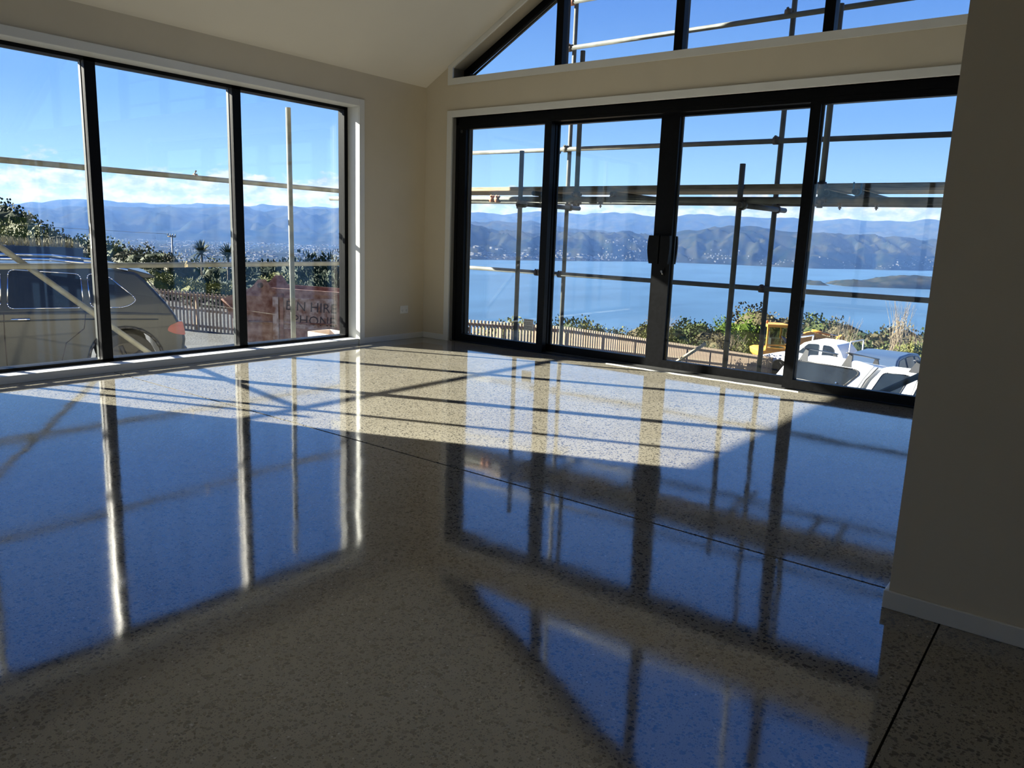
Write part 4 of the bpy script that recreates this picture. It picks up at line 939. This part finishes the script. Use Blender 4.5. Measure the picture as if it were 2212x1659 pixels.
BR = [(13.8,11.8,-2.0,1.3,'o'),(15.0,11.8,-2.14,1.2,'y'),(17.1,12.4,-2.24,1.1,'g'),(19.1,13.1,-2.22,1.2,'y'),(19.6,12.4,-2.3,1.0,'g'),(20.0,11.9,-2.39,1.2,'g'),(21.3,12.0,-2.25,1.5,'y'),(22.5,11.9,-2.52,1.3,'g'),(23.0,11.3,-2.61,1.3,'y'),(22.6,10.2,-2.62,1.1,'o'),(24.0,10.1,-2.36,1.2,'o'),(22.5,8.7,-2.31,1.2,'y'),(24.7,9.1,-2.37,1.4,'g'),(26.2,8.9,-2.3,1.5,'g'),(25.7,7.8,-2.43,1.3,'o'),(27.1,7.7,-2.39,1.1,'b'),(37.2,11.0,-2.98,1.9,'b'),(40.0,10.9,-2.64,2.3,'o'),(40.8,9.7,-2.78,2.3,'o'),(23.8,6.8,-2.77,1.0,'o'),(25.2,6.6,-2.99,0.9,'y'),(22.1,7.4,-2.72,1.1,'g'),(21.6,8.1,-2.66,1.0,'o'),(22.5,6.8,-2.82,0.9,'d'),(41.5,8.7,-3.17,2.3,'g'),(41.2,7.5,-2.93,2.2,'g'),(38.8,5.6,-2.87,2.0,'o'),(37.1,4.5,-3.1,1.8,'d'),(35.4,3.3,-3.0,1.7,'g'),(35.8,2.8,-2.67,1.9,'o'),(35.3,2.0,-2.52,2.0,'o'),(34.6,1.2,-2.48,2.0,'o'),(34.0,0.3,-2.45,2,'g'),(32.6,3.6,-3.25,1.5,'d'),(30.0,1.9,-3.05,1.4,'g'),(28.4,0.8,-2.66,1.4,'y'),(27.7,0.1,-2.62,1.4,'y')]
BL = [(25.5,88.5,2.79,6,'d'),(24.5,81.3,2.29,4,'d'),(24.8,79.0,1.8,3.5,'d'),(23.6,73.7,1.05,3,'g'),(19.5,65.6,0.64,3.4,'y'),(23.4,70.4,0.37,3,'g'),(23.3,67.2,0.2,2.8,'g'),(23.1,64.0,-0.04,2.6,'o'),(22.8,60.9,-0.22,2.4,'g'),(22.5,57.9,-0.42,2.2,'d'),(17.9,57.3,-0.09,2.4,'g'),(18.0,53.7,-0.25,2.2,'d'),(17.9,50.5,-0.37,2.0,'o'),(15.2,54.2,-0.16,2.4,'g'),(20.8,51.8,-0.33,2.4,'d'),(20.3,49.0,-0.31,2.4,'g'),(20.4,47.2,-0.47,2.3,'o'),(19.9,44.5,-0.61,2.2,'d'),(20.0,42.7,-0.69,2.2,'d'),(19.9,41.0,-0.94,2.0,'o'),(21.6,42.1,-1.28,2.0,'g'),(23.3,43.2,-1.46,2.1,'g'),(22.7,40.5,-1.59,1.9,'d'),(16.3,40.7,-1.01,2.2,'d'),(16.4,38.8,-1.06,2.2,'d'),(16.1,35.9,-1.07,2.0,'d'),(12.3,30.7,-1.14,1.2,'y'),(12.4,28.9,-1.17,1.2,'y'),(13.4,29.2,-1.29,1.4,'g'),(17.2,34.3,-1.6,1.9,'t'),(17.8,33.5,-1.64,1.9,'t'),(18.4,32.7,-1.53,1.9,'t'),(13.0,26.5,-1.36,1.1,'y'),(13.6,25.6,-1.39,1.1,'y'),(11.5,24.9,-1.58,1.3,'t'),(11.1,22.2,-1.52,1.2,'t'),(11.6,21.6,-1.46,1.3,'t'),(28.0,47.0,-1.87,2.2,'t'),(27.0,43.4,-1.35,2.4,'t'),(27.1,41.7,-0.95,2.5,'t'),(28.3,41.7,-1.31,2.4,'t'),(28.4,40.0,-0.69,2.8,'t'),(29.0,39.3,-0.75,2.7,'t'),(28.9,37.6,-0.9,2.5,'t'),(28.6,36.4,-0.63,2.6,'t'),(29.1,35.7,-0.94,2.4,'t'),(29.7,34.9,-1.08,2.4,'t'),(18.3,29.6,-1.39,1.8,'t'),(17.8,26.9,-1.32,1.7,'t'),(18.4,26.1,-1.37,1.7,'t'),(19.0,25.3,-1.29,1.9,'t'),(19.6,24.5,-1.34,1.8,'t'),(14.5,23.0,-0.87,0.9,'y'),(14.9,22.4,-1.11,0.8,'y')]
BR.sort(key=lambda q: -math.atan2(q[1] + 5.46, q[0] + 5.62) - (10 if q[0] < 33 else 0))
for i, (x, y, zt, r, k) in enumerate(BR):
    reg = ('beyond the fence' if i < 24 else 'behind the parked cars')
    bush(x, y, zt, r, k, i, '%s %s %s' % (KN[k], reg, 'under the sea' if i < 24 else 'at the right'), 'bushes beyond the fence' if i < 24 else 'bushes behind the parked cars')
for i, (x, y, zt, r, k) in enumerate(BL):
    if i < 14: reg, gp_ = 'on the left window hillside', 'bushes on the left hillside'
    elif i < 26: reg, gp_ = 'on the ridge behind the grey car', 'bushes on the ridge behind the grey car'
    elif k == 't': reg, gp_ = 'beyond the fence in the left window', 'trees beyond the fence on the left'
    else: reg, gp_ = 'low beyond the left fence', 'low bushes beyond the fence on the left'
    bush(x, y, zt, r, k, i + 1, '%s %s' % (KN[k], reg), gp_)
# cabbage trees with spiky heads
def cabbage(x, y, z, s, label):
    root = empty('cabbage_tree', (x, y, z)); tag(root, label, 'tree'); r_ = random.Random(int(x * 10))
    mb = MB()
    for i in range(90):
        d = Vector((r_.gauss(0, 1), r_.gauss(0, 1), r_.gauss(.7, .6))).normalized(); a = d.cross(Vector((0, 0, 1))).normalized() * .03 * s
        t1 = d * .55 * s; t2 = d * .95 * s - Vector((0, 0, .18 * s)); mb.add([-a, a, t1 + a, t1 - a, t2], [(0, 1, 2, 3), (3, 2, 4)])
    mb.build('leaf_rosette', LEAF['d'], root); MB().tube((0, 0, -3), (0, 0, 0), .12, 8, .07).build('trunk', M_bark, root)
cabbage(20.2, 38.2, -.65, 1.1, 'spiky cabbage tree left of the power pole'); cabbage(21.4, 37.3, -.85, 1.2, 'larger spiky cabbage tree next to the power pole')
# bare twiggy shrubs in the right hand view
def twigs(x, y, z, h, label, seed):
    r_ = random.Random(seed); root = empty('twiggy_shrub', (x, y, z)); tag(root, label, 'bush'); mb = MB()
    for i in range(34):
        a = r_.uniform(0, 6.28); sp = r_.uniform(.1, .75); p0 = Vector((r_.uniform(-.3, .3), r_.uniform(-.3, .3), 0)); p1 = p0 + Vector((math.cos(a) * sp * .4, math.sin(a) * sp * .4, h * .55)); p2 = p1 + Vector((math.cos(a) * sp * .6, math.sin(a) * sp * .6, h * r_.uniform(.2, .5)))
        mb.tube(p0, p1, .014, 4, .009, False).tube(p1, p2, .009, 4, .003, False)
    mb.build('twigs', M_twig, root)
for j, (az, el_r, h, lb) in enumerate(((26.6, 33, 1.3, 'bare twiggy shrub above the fence just right of the handles'), (18.2, 43, 2.6, 'bare twiggy shrub behind the orange digger cab'), (21.6, 33, 1.6, 'pale twiggy shrub left of the orange digger'), (10.9, 36, 2.6, 'tall bare twigs above the bushes at the right'), (9.6, 35, 2.2, 'pale bare stems beside the partition edge'), (14.2, 36, 2.4, 'small twiggy shrub above the silver wagon'))):
    x, y = pol(az, el_r); twigs(x, y, ground(x, y) + (.3 if j != 3 else .0) + (1.0 if j in (0, 1, 3) else 0), h, lb, j)
